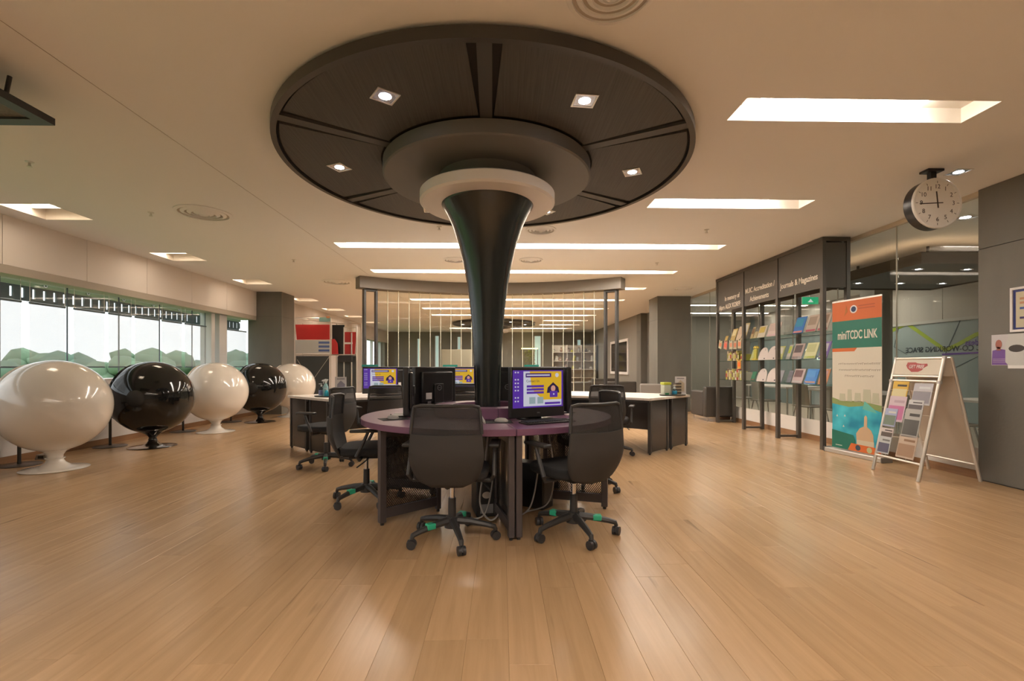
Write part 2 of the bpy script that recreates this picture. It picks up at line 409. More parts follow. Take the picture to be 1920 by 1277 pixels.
# roller blinds
BLIND = sheer('blind_mesh', (0.52, 0.56, 0.56), 0.72)
bl = [(5.30, 6.17, 'over the row-end white ball chair, away from the column'), (6.28, 6.78, 'above the row-end white ball chair, on its column side'), (6.92, 7.44, 'between the row-end white and the large black ball chair'),
      (7.52, 7.97, 'above the large black ball chair'), (8.05, 8.60, 'between the large black and middle white ball chairs'), (8.68, 9.20, 'above the middle white ball chair'), (9.30, 9.95, 'next to the white mullion'), (10.62, 11.5, 'between the mullion and the concrete column')]
for a, b, bn in bl:
    t = thing('roller_blind', 'grey see-through roller blind ' + bn, 'blind', (-6.09, (a + b) / 2, 1.14), 0, 'roller blinds along the window')
    box(-0.002, 0.002, -(b - a) / 2, (b - a) / 2, 0.02, 0.83).build('blind_cloth', BLIND, t)
    MB().cyl((0, -(b - a) / 2, 0.01), (0, (b - a) / 2, 0.01), 0.011, n=8).build('bottom_bar', SLAT, t, True)
    MB().cyl((0, -(b - a) / 2, 0.842), (0, (b - a) / 2, 0.842), 0.014, n=10).build('roller', SLAT, t, True)
    for e in (-1, 1): box(-0.002, 0.002, e * ((b - a) / 2 - 0.004) - 0.0025, e * ((b - a) / 2 - 0.004) + 0.0025, 0.842, 1.131).build('suspension_wire', ALU, t)

# ---- back, end and right walls
struct(box(-6.25, 9.3, Y0 - 0.15, Y0, 0, CZ).build('wall_back', GREYWALL))
we = struct(box(-6.25, 6.0, Y1, Y1 + 0.15, 0, CZ).build('wall_end', GREYWALL), 'far grey end wall beyond the glass partition')
wr = struct(box(4.88, 5.1, Y0, 4.75, 0, CZ).build('wall_right', mat('joint_dark', (0.06, 0.055, 0.05), 0.8)), 'grey streaked stone cladding wall')
for z0, z1 in ((0.012, 2.345), (2.351, CZ - 0.002)):
    for a in (-4.0, -2.25, -0.5, 1.25, 3.0):
        box(4.868, 4.88, a + 0.002, a + 1.748, z0, z1).build('cladding_slab', CONC, wr)
struct(box(4.905, 4.955, 4.75, 12.2, 0.0, 0.085).build('baseboard_right', WOODBASE), 'brown baseboard under the glass wall')
struct(box(4.915, 4.945, 4.75, 12.2, 0.085, 0.32).build('wall_right_plinth', mat('frosted_band', (0.72, 0.68, 0.63), 0.5)), 'white band at the foot of the glass wall')
gw = thing('wall_right_glass', 'tall clear glass wall of the co-working room', None); struct(gw)
for i, a in enumerate((4.76, 5.80, 6.87, 7.94, 9.01, 10.08, 11.15)):
    b = a + 1.06
    box(4.925, 4.935, a, min(b, 12.2), 0.32, CZ).build('glass_pane', GLASS, gw)
    box(4.922, 4.938, b, b + 0.008, 0.32, CZ).build('pane_joint', mat('pale_seal', (0.55, 0.52, 0.45), 0.4), gw)
box(4.90, 4.96, 4.75, 12.2, CZ - 0.05, CZ).build('head_channel', mat('head_trim', (0.55, 0.47, 0.38), 0.5), gw)
# concrete columns
def column(name, x0, x1, y0, y1, label):
    o = struct(box(x0 + 0.01, x1 - 0.01, y0 + 0.01, y1 - 0.01, 0, CZ).build(name, MATS['joint_dark']), label)
    for z0, z1 in ((0.0, 0.62), (0.624, 2.36), (2.364, CZ)):
        MB().box(x0, x1, y0, y0 + 0.01, z0, z1).build('cladding_slab', CONC, o)
        MB().box(x0, x0 + 0.01, y0 + 0.01, y1, z0, z1).build('cladding_slab', CONC, o)
        MB().box(x1 - 0.01, x1, y0 + 0.01, y1, z0, z1).build('cladding_slab', CONC, o)
    return o
column('column_left', -6.1, -5.30, 11.60, 12.3, 'square concrete-clad column by the window wall')
column('column_right', 4.0, 4.86, 12.1, 12.8, 'square concrete-clad column beyond the display shelves')
# right wall beyond the column
column('wall_right_return', 4.72, 5.4, 16.0, 16.5, 'grey wall return beyond the right column')
struct(box(4.72, 4.9, 16.5, Y1, 0, CZ).build('wall_right_far', GREYWALL), 'far right grey wall with framed dark window')
struct(box(4.93, 5.05, 12.8, 16.0, 0, CZ).build('wall_right_mid', CONC))
w3 = thing('window_3', 'dark interior window in a white frame on the far right wall', None); struct(w3)
box(4.69, 4.72, 17.6, 20.2, 0.95, 2.10).build('pane', mat('dark_pane', (0.03, 0.028, 0.025), 0.1), w3)
for a, b, c, d in ((17.5, 17.6, 0.85, 2.2), (20.2, 20.3, 0.85, 2.2)): box(4.67, 4.72, a, b, c, d).build('frame_bar', PAPER, w3)
for c, d in ((0.85, 0.95), (2.10, 2.20)): box(4.67, 4.72, 17.6, 20.2, c, d).build('frame_bar', PAPER, w3)

# ================================================================== CEILING FITTINGS
ordn = ['first', 'second', 'third', 'fourth', 'fifth', 'sixth', 'seventh', 'eighth']
STRIP_LABELS = {7.12: 'long recessed ceiling strip light between the black disc and the glass partition', 9.05: 'long recessed ceiling strip light just before the grey header of the glass partition',
    3.30: 'short wide strip light in a ceiling recess, nearest the hanging clock', 5.22: 'short strip light in a ceiling recess beside the far rim of the black disc',
    10.97: 'first ceiling strip light behind the glass partition header', 12.88: 'second ceiling strip light behind the glass partition', 14.82: 'third ceiling strip light behind the glass partition',
    16.75: 'fourth ceiling strip light behind the glass partition, just before the small far disc', 18.68: 'short strip light beside the near rim of the far black disc',
    20.60: 'short strip light beside the back rim of the far black disc', 22.50: 'last ceiling strip light before the far end wall', -2.45: 'strip light near the back wall', -0.5: 'strip light overhead between camera and back wall'}
for y, (a, b) in STRIPS:
    t = thing('strip_light', STRIP_LABELS[y], 'ceiling light', ((a + b) / 2, y, CZ), 0, 'recessed strip lights')
    hx, hy, d = (b - a) / 2, 0.145, 0.11
    m = MB(); tk = 0.012
    m.box(-hx - tk, -hx, -hy - tk, hy + tk, 0.001, d); m.box(hx, hx + tk, -hy - tk, hy + tk, 0.001, d); m.box(-hx, hx, -hy - tk, -hy, 0.001, d); m.box(-hx, hx, hy, hy + tk, 0.001, d)
    m.box(-hx - tk, hx + tk, -hy - tk, hy + tk, d, d + 0.012); m.build('recess', RECESS, t)
    la, lb = (-hx + 0.20, hx - 0.42) if b - a < 3 else (-hx + 0.12, hx - 0.35)
    MB().box(la, lb, -0.115, 0.115, d - 0.055, d - 0.001).build('diffuser', TUBE_E, t)
for i, y in enumerate(SQUARES):
    t = thing('square_light', 'recessed square ceiling light over the window side, %s from the hanging frame' % ordn[i], 'ceiling light', (SQX, y, CZ), 0, 'square recessed lights by the windows')
    m = MB(); q, d = 0.285, 0.14
    m.box(-q - 0.01, -q, -q - 0.01, q + 0.01, 0.001, d); m.box(q, q + 0.01, -q - 0.01, q + 0.01, 0.001, d); m.box(-q, q, -q - 0.01, -q, 0.001, d); m.box(-q, q, q, q + 0.01, 0.001, d)
    m.box(-q - 0.01, q + 0.01, -q - 0.01, q + 0.01, d, d + 0.01); m.build('recess', RECESS, t)
    box(-0.20, 0.20, -0.22, 0.10, d - 0.04, d - 0.001).build('lamp_panel', SQ_E, t)
    box(-q, q, 0.10, 0.115, d - 0.06, d - 0.001).build('baffle', RECESS, t)
def diffuser(x, y, r, label):
    t = thing('air_diffuser', label, 'vent', (x, y, CZ), 0, 'round ceiling air diffusers')
    for k in range(4):
        ro = r * (1 - 0.22 * k); ri = ro - r * 0.13
        MB().lathe([(ro, 0), (ro, -0.008), (ri, -0.016 - 0.004 * k), (ri, -0.004)], 40, close=True).build('ring', WHITE, t, True)
    MB().lathe([(0.0, -0.03), (r * 0.14, -0.03), (r * 0.2, -0.012), (r * 0.2, -0.002), (0.0, -0.002)], 24).build('hub', WHITE, t, True)
    MB().lathe([(r * 0.95, -0.001), (r * 0.95, -0.003)], 32).build('throat', mat('vent_shadow', (0.46, 0.42, 0.37), 0.8), t)
diffuser(-3.49, 5.66, 0.30, 'round ceiling air diffuser over the window side, between square lights and black disc')
diffuser(0.52, 6.25, 0.20, 'round ceiling air diffuser just behind the right rim of the black disc')
diffuser(0.5, 8.03, 0.20, 'round ceiling air diffuser between the two long strip lights, right of the column')
diffuser(-0.78, 8.05, 0.20, 'round ceiling air diffuser between the two long strip lights, left of the column')
diffuser(-3.5, 10.2, 0.30, 'round ceiling air diffuser left of the glass partition header')
diffuser(0.53, 2.27, 0.22, 'round ceiling air diffuser in front of the black disc')
diffuser(4.2, 10.9, 0.22, 'round ceiling air diffuser above the far end of the display shelves')
def sprinkler(x, y, label):
    t = thing('sprinkler', label, 'sprinkler', (x, y, CZ), 0, 'ceiling sprinklers')
    MB().lathe([(0.0, 0), (0.032, 0), (0.030, -0.006), (0.010, -0.010), (0.009, -0.035), (0.0, -0.035)], 16).build('body', ALU, t, True)
    MB().lathe([(0.0, -0.042), (0.020, -0.042), (0.020, -0.045), (0.0, -0.045)], 12).build('deflector', ALU, t)
    MB().bar((-0.014, 0, -0.03), (-0.010, 0, -0.043), 0.004, 0.004).bar((0.014, 0, -0.03), (0.010, 0, -0.043), 0.004, 0.004).build('yoke', ALU, t)
for x, y, l in ((-4.15, 4.28, 'by the black hanging frame'), (-4.10, 5.66, 'beside the large window-side diffuser'), (-0.8, 6.15, 'behind the left rim of the black disc'), (2.7, 6.2, 'right of the black disc before the long strips'),
                (2.7, 8.2, 'between the two long strip lights'), (-3.5, 8.1, 'halfway to the glass partition on the window side')):
    sprinkler(x, y, 'small ceiling sprinkler head ' + l)
def downlight(parent, x, y, z, rz=0, s=0.075):
    M = Matrix.Translation((x, y, z)) @ Matrix.Rotation(rz, 4, 'Z')
    m = MB(); e = 0.012
    m.box(-s, s, -s, -s + e, -0.006, 0.0); m.box(-s, s, s - e, s, -0.006, 0); m.box(-s, -s + e, -s + e, s - e, -0.006, 0); m.box(s - e, s, -s + e, s - e, -0.006, 0)
    f = m.build('downlight_trim', ALU, parent); f.matrix_local = M
    MB().box(-s + e, s - e, -s + e, s - e, -0.0025, 0.0).build('downlight_reflector', mat('reflector', (0.5, 0.5, 0.55), 0.25, 0.8), f)
    MB().lathe([(0.0, -0.0045), (s * 0.52, -0.0045), (s * 0.52, -0.0025), (0, -0.0025)], 20).build('downlight_lamp', SPOT, f)
    return f
t = thing('downlight', 'square ceiling downlight beside the hanging clock', 'ceiling light', (4.23, 4.31, CZ)); downlight(t, 0, 0, 0)
# hanging clock
clk = thing('hanging_clock', 'round double-sided clock hanging from the ceiling by the stone wall', 'clock', (3.95, 4.28, CZ))
BLK = mat('clock_black', (0.016, 0.016, 0.018), 0.35)
MB().box(-0.075, 0.075, -0.05, 0.05, -0.022, 0).build('ceiling_plate', BLK, clk, bevel=0.004)
MB().box(-0.025, 0.025, -0.022, 0.022, -0.10, -0.022).build('hanger', BLK, clk)
CZc = -0.32; R_ = 0.225
cb = MB().lathe([(0.0, 0.055), (R_ - 0.004, 0.055), (R_, 0.05), (R_, -0.05), (R_ - 0.004, -0.055), (0.0, -0.055)], 48).build('case', BLK, clk, True)
cb.matrix_local = Matrix.Translation((0, 0, CZc)) @ Matrix.Rotation(PI / 2, 4, 'X')
rim = MB().lathe([(R_ + 0.004, 0.042), (R_ + 0.004, 0.058), (R_ - 0.004, 0.064), (R_ - 0.02, 0.062), (R_ - 0.02, 0.055)], 48, close=True).build('bezel', mat('clock_bezel', (0.80, 0.78, 0.75), 0.3), clk, True)
rim.matrix_basis = cb.matrix_basis.copy()
face = MB().plate(disc2(0, CZc, R_ - 0.019, R_ - 0.019, 40), -0.058, -0.055).build('dial', mat('clock_dial', (0.82, 0.79, 0.75), 0.5), clk)
INK = mat('clock_ink', (0.05, 0.035, 0.03), 0.6)
for n in range(1, 13):
    a = PI / 2 - n * PI / 6; r = R_ * 0.66
    text('numeral', str(n), 0.055, INK, face, (math.cos(a) * r, -0.0585, CZc + math.sin(a) * r), align='CENTER', ext=0.0004)
    p = lambda q: (math.cos(a) * q, -0.0585, CZc + math.sin(a) * q)
    MB().bar(p(R_ * 0.80), p(R_ * 0.89), 0.004, 0.001, (0, 1, 0)).build('hour_mark', INK, face)
def hand(ang, l, tail, w, nm):
    d = (math.sin(ang), math.cos(ang))
    MB().bar((-d[0] * tail, -0.061, CZc - d[1] * tail), (d[0] * l, -0.061, CZc + d[1] * l), w, 0.002, (0, 1, 0)).build(nm, INK, clk)
hand(math.radians(-6), 0.105, 0.045, 0.011, 'hour_hand'); hand(math.radians(-93), 0.165, 0.05, 0.008, 'minute_hand')
# hanging black frame at the left
hf = thing('ceiling_tray', 'black framed mesh tray hanging from the ceiling on rods', 'ceiling frame', (-3.86, 2.52, 2.73))
FB = mat('frame_black', (0.03, 0.032, 0.035), 0.4)
for a in ((-0.95, 0.95, -0.65, -0.57), (-0.95, 0.95, 0.57, 0.65), (-0.95, -0.87, -0.57, 0.57), (0.87, 0.95, -0.57, 0.57)): box(*a, 0, 0.045).build('frame_bar', FB, hf)
box(-0.87, 0.87, -0.57, 0.57, 0.015, 0.03).build('mesh_panel', mat('tray_mesh', (0.16, 0.14, 0.12), 0.6, noise=((60, 60, 1), 0.5)), hf)
for a, b in ((0.85, 0.45), (-0.85, 0.45), (0.85, -0.45), (-0.85, -0.45)): MB().tube([(a, b, 0.045), (a - 0.008, b, 0.1), (a + 0.004, b, 0.16), (a + 0.012, b, 0.2)], 0.012, 8).build('rod', FB, hf, True)

# ================================================================== MUSHROOM COLUMN
CX, CY = -0.12, 4.17
GLOSSBLK = mat('glossy_black_cone', (0.022, 0.027, 0.026), 0.16, spec=0.6)
DISC = mat('disc_charcoal', (0.066, 0.065, 0.062), 0.5)
DISCM = mat('disc_mesh', (0.068, 0.066, 0.062), 0.6, noise=((110, 2, 1), 0.55))
DRUM = mat('drum_grey', (0.155, 0.153, 0.147), 0.55)
def mushroom(x, y, label):
    t = thing('mushroom_column', label, 'column', (x, y, 0))
    prof = [(0.112, 0.0), (0.112, 0.8), (0.118, 1.1), (0.130, 1.4), (0.150, 1.65), (0.178, 1.87), (0.212, 2.06), (0.252, 2.22), (0.300, 2.37), (0.350, 2.48), (0.392, 2.545), (0.40, 2.56), (0.40, 2.60)]
    MB().lathe(prof, 64).build('cone_shaft', GLOSSBLK, t, True, ang=60)
    MB().lathe([(0.42, 2.56), (0.565, 2.56), (0.585, 2.575), (0.585, 2.65), (0.575, 2.66), (0.40, 2.66), (0.40, 2.56)], 72).build('white_ring', mat('ring_cream', (0.88, 0.86, 0.84), 0.4), t, True)
    MB().lathe([(0.40, 2.66), (0.42, 2.66), (0.42, 2.80), (0.40, 2.80)], 48, close=True).build('neck', DRUM, t, True)
    MB().lathe([(0.42, 2.80), (0.60, 2.785), (0.75, 2.768), (0.875, 2.765), (0.888, 2.775), (0.888, 2.872), (0.40, 2.872)], 96).build('drum', DRUM, t, True)
    MB().lathe([(1.70, 2.865), (1.70, 2.935), (1.66, 2.935), (1.66, 2.865)], 128, close=True).build('outer_rim', mat('rim_charcoal', (0.05, 0.047, 0.043), 0.35), t, True)
    MB().lathe([(0.40, 2.900), (1.66, 2.900), (1.66, 2.935), (0.40, 2.935)], 96, close=True).build('disc_core', mat('disc_gap', (0.012, 0.011, 0.01), 0.8), t)
    for k in range(6):
        a = 1 + 60 * k
        MB().sector(0.90, 1.64, a - 26.5, a + 26.5, 2.884, 2.90, 20).build('disc_panel', DISCM, t)
        c, s = math.cos(math.radians(a + 30)), math.sin(math.radians(a + 30))
        MB().bar((0.88 * c, 0.88 * s, 2.889), (1.665 * c, 1.665 * s, 2.889), 0.085, 0.022).build('spoke', DISC, t)
        c, s = math.cos(math.radians(a)), math.sin(math.radians(a))
        downlight(t, 1.28 * c, 1.28 * s, 2.884, math.radians(20 + 45 + 60 * k))
    MB().lathe([(0.015, 2.935), (0.015, CZ)], 8).build('hanger_rod', BLK, t)
    for k in range(6):
        c, s = math.cos(k * PI / 3), math.sin(k * PI / 3)
        MB().cyl((1.1 * c, 1.1 * s, 2.93), (1.1 * c, 1.1 * s, CZ), 0.012, n=8).build('hanger_rod', BLK, t)
    return t
mushroom(CX, CY, 'trumpet-shaped black column under a big dark disc, rising from the purple desk')
mushroom(-0.30, 19.6, 'small far trumpet column and dark disc seen through the glass partition')

# ================================================================== BALL CHAIRS BY THE WINDOW
GW = mat('gloss_white_shell', (0.74, 0.68, 0.60), 0.16, coat=0.6)
GB = mat('gloss_black_shell', (0.009, 0.009, 0.009), 0.08, spec=0.4, coat=0.15)
CUSH_R = mat('cushion_charcoal', (0.05, 0.05, 0.055), 0.9, bump=0.2)
def shell_mb(R, open_deg, thick, n=48, m=28):
    mb = MB(); rows = []
    prof = []
    a0 = math.radians(open_deg)
    for i in range(m + 1): a = a0 + (PI - a0) * i / m; prof.append((R * math.sin(a), R * math.cos(a)))
    inner = [(r * (R - thick) / R, z * (R - thick) / R) for r, z in prof]
    P = inner[::-1] + prof
    P[0] = (0, P[0][1]); P[-1] = (0, P[-1][1])
    mb.lathe(P, n)
    return mb
def ball_chair(x, y, white, label, rz=0):
    t = thing('ball_chair', label, 'ball chair', (x, y, 0), rz, 'ball chairs along the window')
    R = 0.515; zc = 0.715
    M = Matrix.Translation((0, 0, zc)) @ Matrix.Rotation(math.radians(-78), 4, 'Y')     # opening towards the window
    sh = shell_mb(R, 52, 0.03).build('shell', GW if white else GB, t, True, ang=50); sh.matrix_local = M
    MB().lathe([(R * math.sin(math.radians(52)) + 0.012, -0.012), (R * math.sin(math.radians(52)) + 0.012, 0.012), (R * math.sin(math.radians(52)) - 0.04, 0.012), (R * math.sin(math.radians(52)) - 0.04, -0.012)], 48, close=True).build('rim', GW if white else GB, sh, True).location = (0, 0, R * math.cos(math.radians(52)))
    cm = MB()
    prof = [(0.0, 0.0), (0.24, 0.01), (0.30, 0.05), (0.30, 0.10), (0.24, 0.14), (0, 0.15)]
    c = cm.lathe(prof, 32).build('seat_cushion', CUSH_R, t, True, ang=60); c.location = (-0.10, 0, zc - 0.40)
    b = MB().lathe(prof, 32).build('back_cushion', CUSH_R, t, True, ang=60); b.matrix_local = Matrix.Translation((0.36, 0, zc + 0.05)) @ Matrix.Rotation(math.radians(-80), 4, 'Y')
    if white:
        MB().lathe([(0.0, 0.0), (0.30, 0.0), (0.305, 0.006), (0.295, 0.012), (0.22, 0.018), (0.14, 0.035), (0.09, 0.075), (0.068, 0.12), (0.072, 0.16), (0.10, 0.2), (0.17, 0.235), (0.0, 0.245)], 48).build('trumpet_base', GW, t, True, ang=70)
        MB().lathe([(0.088, 0.118), (0.088, 0.128), (0.06, 0.128), (0.06, 0.118)], 32, close=True).build('swivel_collar', GW, t, True)
    else:
        MB().lathe([(0.0, 0.0), (0.29, 0.0), (0.295, 0.006), (0.285, 0.012), (0.20, 0.015), (0.12, 0.028), (0.075, 0.06), (0.05, 0.105), (0.0, 0.105)], 48).build('foot_disc', mat('dark_chrome', (0.35, 0.30, 0.26), 0.12, 1.0), t, True, ang=70)
        MB().lathe([(0.055, 0.105), (0.045, 0.13), (0.06, 0.16), (0.10, 0.195), (0.16, 0.225), (0, 0.235)], 32).build('neck', GB, t, True, ang=70)
    return t
BC = [(5.50, 1, 'nearest white ball chair on a trumpet base, beside the hanging frame end'), (6.98, 0, 'large glossy black ball chair on a chrome disc foot, between two white ones'),
      (8.55, 1, 'middle white ball chair, standing between the two black ball chairs'), (10.02, 0, 'black ball chair standing just before the concrete column'), (11.15, 1, 'last white ball chair, beside the concrete column and the desk end')]
BC[0] = (5.50, 1, 'white ball chair at the row end away from the concrete column')
for (y, w, l), x in zip(BC, (-5.05, -5.03, -5.06, -5.02, -4.86)): ball_chair(x, y, w, l)
TB = mat('table_black', (0.03, 0.028, 0.026), 0.3)
for y, l in ((5.72, 'row-end white ball chair'), (7.02, 'large black ball chair'), (8.60, 'middle white ball chair'), (10.1, 'black ball chair by the column')):
    t = thing('side_table', 'low black round pedestal table between the window and the ' + l, 'side table', (-5.665, y, 0), 0, 'pedestal tables under the window')
    MB().lathe([(0, 0), (0.20, 0), (0.205, 0.004), (0.19, 0.012), (0.04, 0.018), (0, 0.018)], 40).build('foot_disc', mat('foot_brown', (0.07, 0.05, 0.04), 0.3), t, True)
    MB().cyl((0, 0, 0.015), (0, 0, 0.50), 0.018, n=12).build('pole', TB, t, True)
    MB().lathe([(0, 0.50), (0.20, 0.50), (0.205, 0.51), (0.20, 0.52), (0, 0.52)], 40).build('table_top', TB, t, True)
t = thing('floor_box', 'small grey cable box on the floor by the window baseboard', 'socket box', (-5.72, 6.08, 0), 0.15)
MB().plate([(-0.07, 0), (0.07, 0), (0.05, 0.065), (-0.05, 0.065)], -0.05, 0.05).build('housing', mat('box_grey', (0.32, 0.28, 0.24), 0.5), t, bevel=0.006)
MB().box(-0.03, 0.03, -0.053, -0.05, 0.015, 0.05).build('socket_plate', BLACK, t)

# ================================================================== TASK CHAIRS
MESHU = sheer('chair_mesh_top', (0.030, 0.027, 0.025), 0.27)
MESHL = mat('chair_mesh_back', (0.040, 0.036, 0.033), 0.75)
CHFAB = mat('chair_seat_fabric', (0.016, 0.016, 0.017), 0.85, bump=0.1, bscale=300)
CHPL = mat('chair_plastic', (0.035, 0.033, 0.032), 0.45)
CASTER = mat('caster_grey', (0.035, 0.034, 0.036), 0.4)
TAPE = mat('green_tape', (0.03, 0.42, 0.24), 0.5)
def back_pt(u, v):
    z = 0.40 + 0.53 * v
    w = 0.235 if v > 0.40 else 0.10 + 0.135 * math.sqrt(max(0, 1 - (1 - v / 0.40) ** 2))
    if v > 0.40: w = 0.235 - 0.030 * (v - 0.40) / 0.60
    if v > 0.93: w -= 0.03 * ((v - 0.93) / 0.07) ** 2
    x = u * w
    y = -0.205 - 0.085 * math.sin(min(v, 0.45) / 0.45 * PI / 2) - 0.02 * math.sin(v * PI) + 0.015 * v
    y += 0.075 * (x / 0.235) ** 2
    return (x, y, z)
def back_grid(v0, v1, nu, nv, th):
    m = MB(); vs = []; n = (nu + 1) * (nv + 1)
    for k in (0, 1):
        for j in range(nv + 1):
            for i in range(nu + 1):
                x, y, z = back_pt(-1 + 2 * i / nu, v0 + (v1 - v0) * j / nv); vs.append((x, y - k * th, z))
    fs = []
    for j in range(nv):
        for i in range(nu):
            a = j * (nu + 1) + i; b = a + 1; c = b + nu + 1; d = a + nu + 1
            fs += [(a, b, c, d), (n + a, n + d, n + c, n + b)]
    ed = [j * (nu + 1) for j in range(nv + 1)]
    for j in range(nv):
        a, d = j * (nu + 1), (j + 1) * (nu + 1); fs.append((a, d, n + d, n + a))
        a, d = a + nu, d + nu; fs.append((a, n + a, n + d, d))
    for i in range(nu):
        fs.append((i, n + i, n + i + 1, i + 1)); a = nv * (nu + 1) + i; fs.append((a, a + 1, n + a + 1, n + a))
    return m.add(vs, fs)
def make_chair(label, tapes=(0,)):
    t = thing('task_chair', label, 'office chair', (0, 0, 0), 0, 'black mesh task chairs')
    # seat
    m = MB(); P = []
    for i in range(28):
        a = 2 * PI * i / 28; ca, sa = math.cos(a), math.sin(a)
        P.append((0.245 * math.copysign(abs(ca) ** 0.5, ca), 0.03 + 0.235 * math.copysign(abs(sa) ** 0.5, sa)))
    m.prism(P, 0.425, 0.49); m.build('seat', CHFAB, t, bevel=0.022, seg=3)
    back_grid(0.0, 0.64, 12, 12, 0.016).build('backrest', MESHL, t, True, ang=60)
    back_grid(0.64, 0.955, 12, 7, 0.006).build('mesh_panel', MESHU, t, True, ang=60)
    fr = [back_pt(-1, 0.64 + 0.315 * j / 6) for j in range(7)] + [back_pt(-1 + 2 * i / 12, 0.975) for i in range(1, 12)] + [back_pt(1, 0.955 - 0.315 * j / 6) for j in range(7)]
    MB().tube([(x, y - 0.004, z) for x, y, z in fr], 0.011, 8).build('back_frame', CHPL, t, True)
    for s in (-1, 1):
        a = MB().tube([(s * 0.12, -0.02, 0.405), (s * 0.26, -0.02, 0.405), (s * 0.285, -0.04, 0.44), (s * 0.285, 0.02, 0.56), (s * 0.285, 0.05, 0.63)], [0.014, 0.016, 0.016, 0.014, 0.013], 8).build('armrest', CHPL, t, True)
        MB().box(s * 0.285 - 0.033, s * 0.285 + 0.033, -0.09, 0.15, 0.63, 0.655).build('arm_pad', CHPL, a, bevel=0.01)
    MB().box(-0.11, 0.11, -0.13, 0.13, 0.385, 0.425).build('tilt_mechanism', BLACK, t, bevel=0.01)
    MB().tube([(0, -0.12, 0.40), (0, -0.18, 0.40), (0, -0.222, 0.47)], 0.022, 8).build('back_bracket', BLACK, t, True)
    MB().tube([(0.10, 0.03, 0.395), (0.20, 0.02, 0.385), (0.26, -0.04, 0.345)], 0.006, 6).build('height_lever', BLACK, t, True)
    MB().cyl((0, 0, 0.22), (0, 0, 0.39), 0.016, n=16).build('gas_lift', CHROME, t, True)
    MB().cyl((0, 0, 0.10), (0, 0, 0.28), 0.028, 0.025, n=16).build('lift_sleeve', CHPL, t, True)
    MB().cyl((0, 0, 0.085), (0, 0, 0.155), 0.052, 0.042, n=20).build('base_hub', CHPL, t, True)
    am = MB().tube([(0.03, 0, 0.13), (0.12, 0, 0.122), (0.24, 0, 0.098), (0.285, 0, 0.085), (0.292, 0, 0.062)], [0.028, 0.024, 0.019, 0.017, 0.014], 8)
    wme = None
    for k in range(5):
        a = k * 2 * PI / 5 + 0.035
        R = Matrix.Rotation(a, 4, 'Z')
        o = am.build('base_arm', CHPL, t, True) if k == 0 else bpy.data.objects.new('base_arm', ame)
        if k == 0: ame = o.data
        else: COL.objects.link(o); o.parent = t
        o.matrix_local = R
        if k == 0:
            w = MB().cyl((0, -0.024, 0), (0, -0.004, 0), 0.029, n=18).cyl((0, 0.004, 0), (0, 0.024, 0), 0.029, n=18).tube([(0.0, 0, 0.030), (-0.02, 0, 0.026), (-0.03, 0, 0.0)], 0.006, 6).build('caster', CASTER, t, True); wme = w.data
        else:
            w = bpy.data.objects.new('caster', wme); COL.objects.link(w); w.parent = t
        w.matrix_local = R @ Matrix.Translation((0.292, 0, 0.030)) @ Matrix.Rotation(0.7 * k + 0.4, 4, 'Z')
        if k in tapes:
            q = MB().box(0.13, 0.19, -0.0235, 0.0235, 0.10, 0.138).build('tape_tag', TAPE, t, bevel=0.006); q.matrix_local = R; q['label'] = 'green tape tag on a base arm'
    return t
def ang_pos(a, r): a = math.radians(a); return CX + r * math.cos(a), CY + r * math.sin(a)
ch0 = make_chair('mesh task chair at the purple desk, back square to the room, by paired leg panels', (3, 1))
ch0.location = (-0.33, 3.20, 0); ch0.rotation_euler = (0, 0, math.radians(-3))
G_ = 'black mesh task chairs'
def chair(x, y, heading, label, turn=0):
    c = dup(ch0, (x, y, 0), math.radians(heading - 90), label, G_)
    for q in c.children:
        if q.name.split('.')[0] in ('base_arm', 'caster', 'tape_tag'): q.matrix_basis = Matrix.Rotation(math.radians(turn), 4, 'Z') @ q.matrix_basis
    return c
chair(0.50, 3.28, 121, 'mesh task chair at the purple desk before the lit monitor, turned to the column', -109)
chair(-1.16, 4.12, 8, 'mesh task chair at the window end of the purple desk, seen in profile', 100)
chair(0.82, 4.50, 195, 'mesh task chair behind the perforated panel of the purple desk, facing the column')
x, y = ang_pos(125.5, 2.50); chair(x, y, 122, 'mesh task chair before the white desk computer nearest the spray bottles')
x, y = ang_pos(99.5, 2.62); chair(x, y, 100, 'mesh task chair at the white curved desk, half hidden behind the column')
x, y = ang_pos(53, 2.55); chair(x, y, 70, 'mesh task chair at the white curved desk, drawn up beside its dark cabinet')
x, y = ang_pos(144, 2.36); chair(x, y, 160, 'mesh task chair tucked behind the glossy end panels of the white desk')

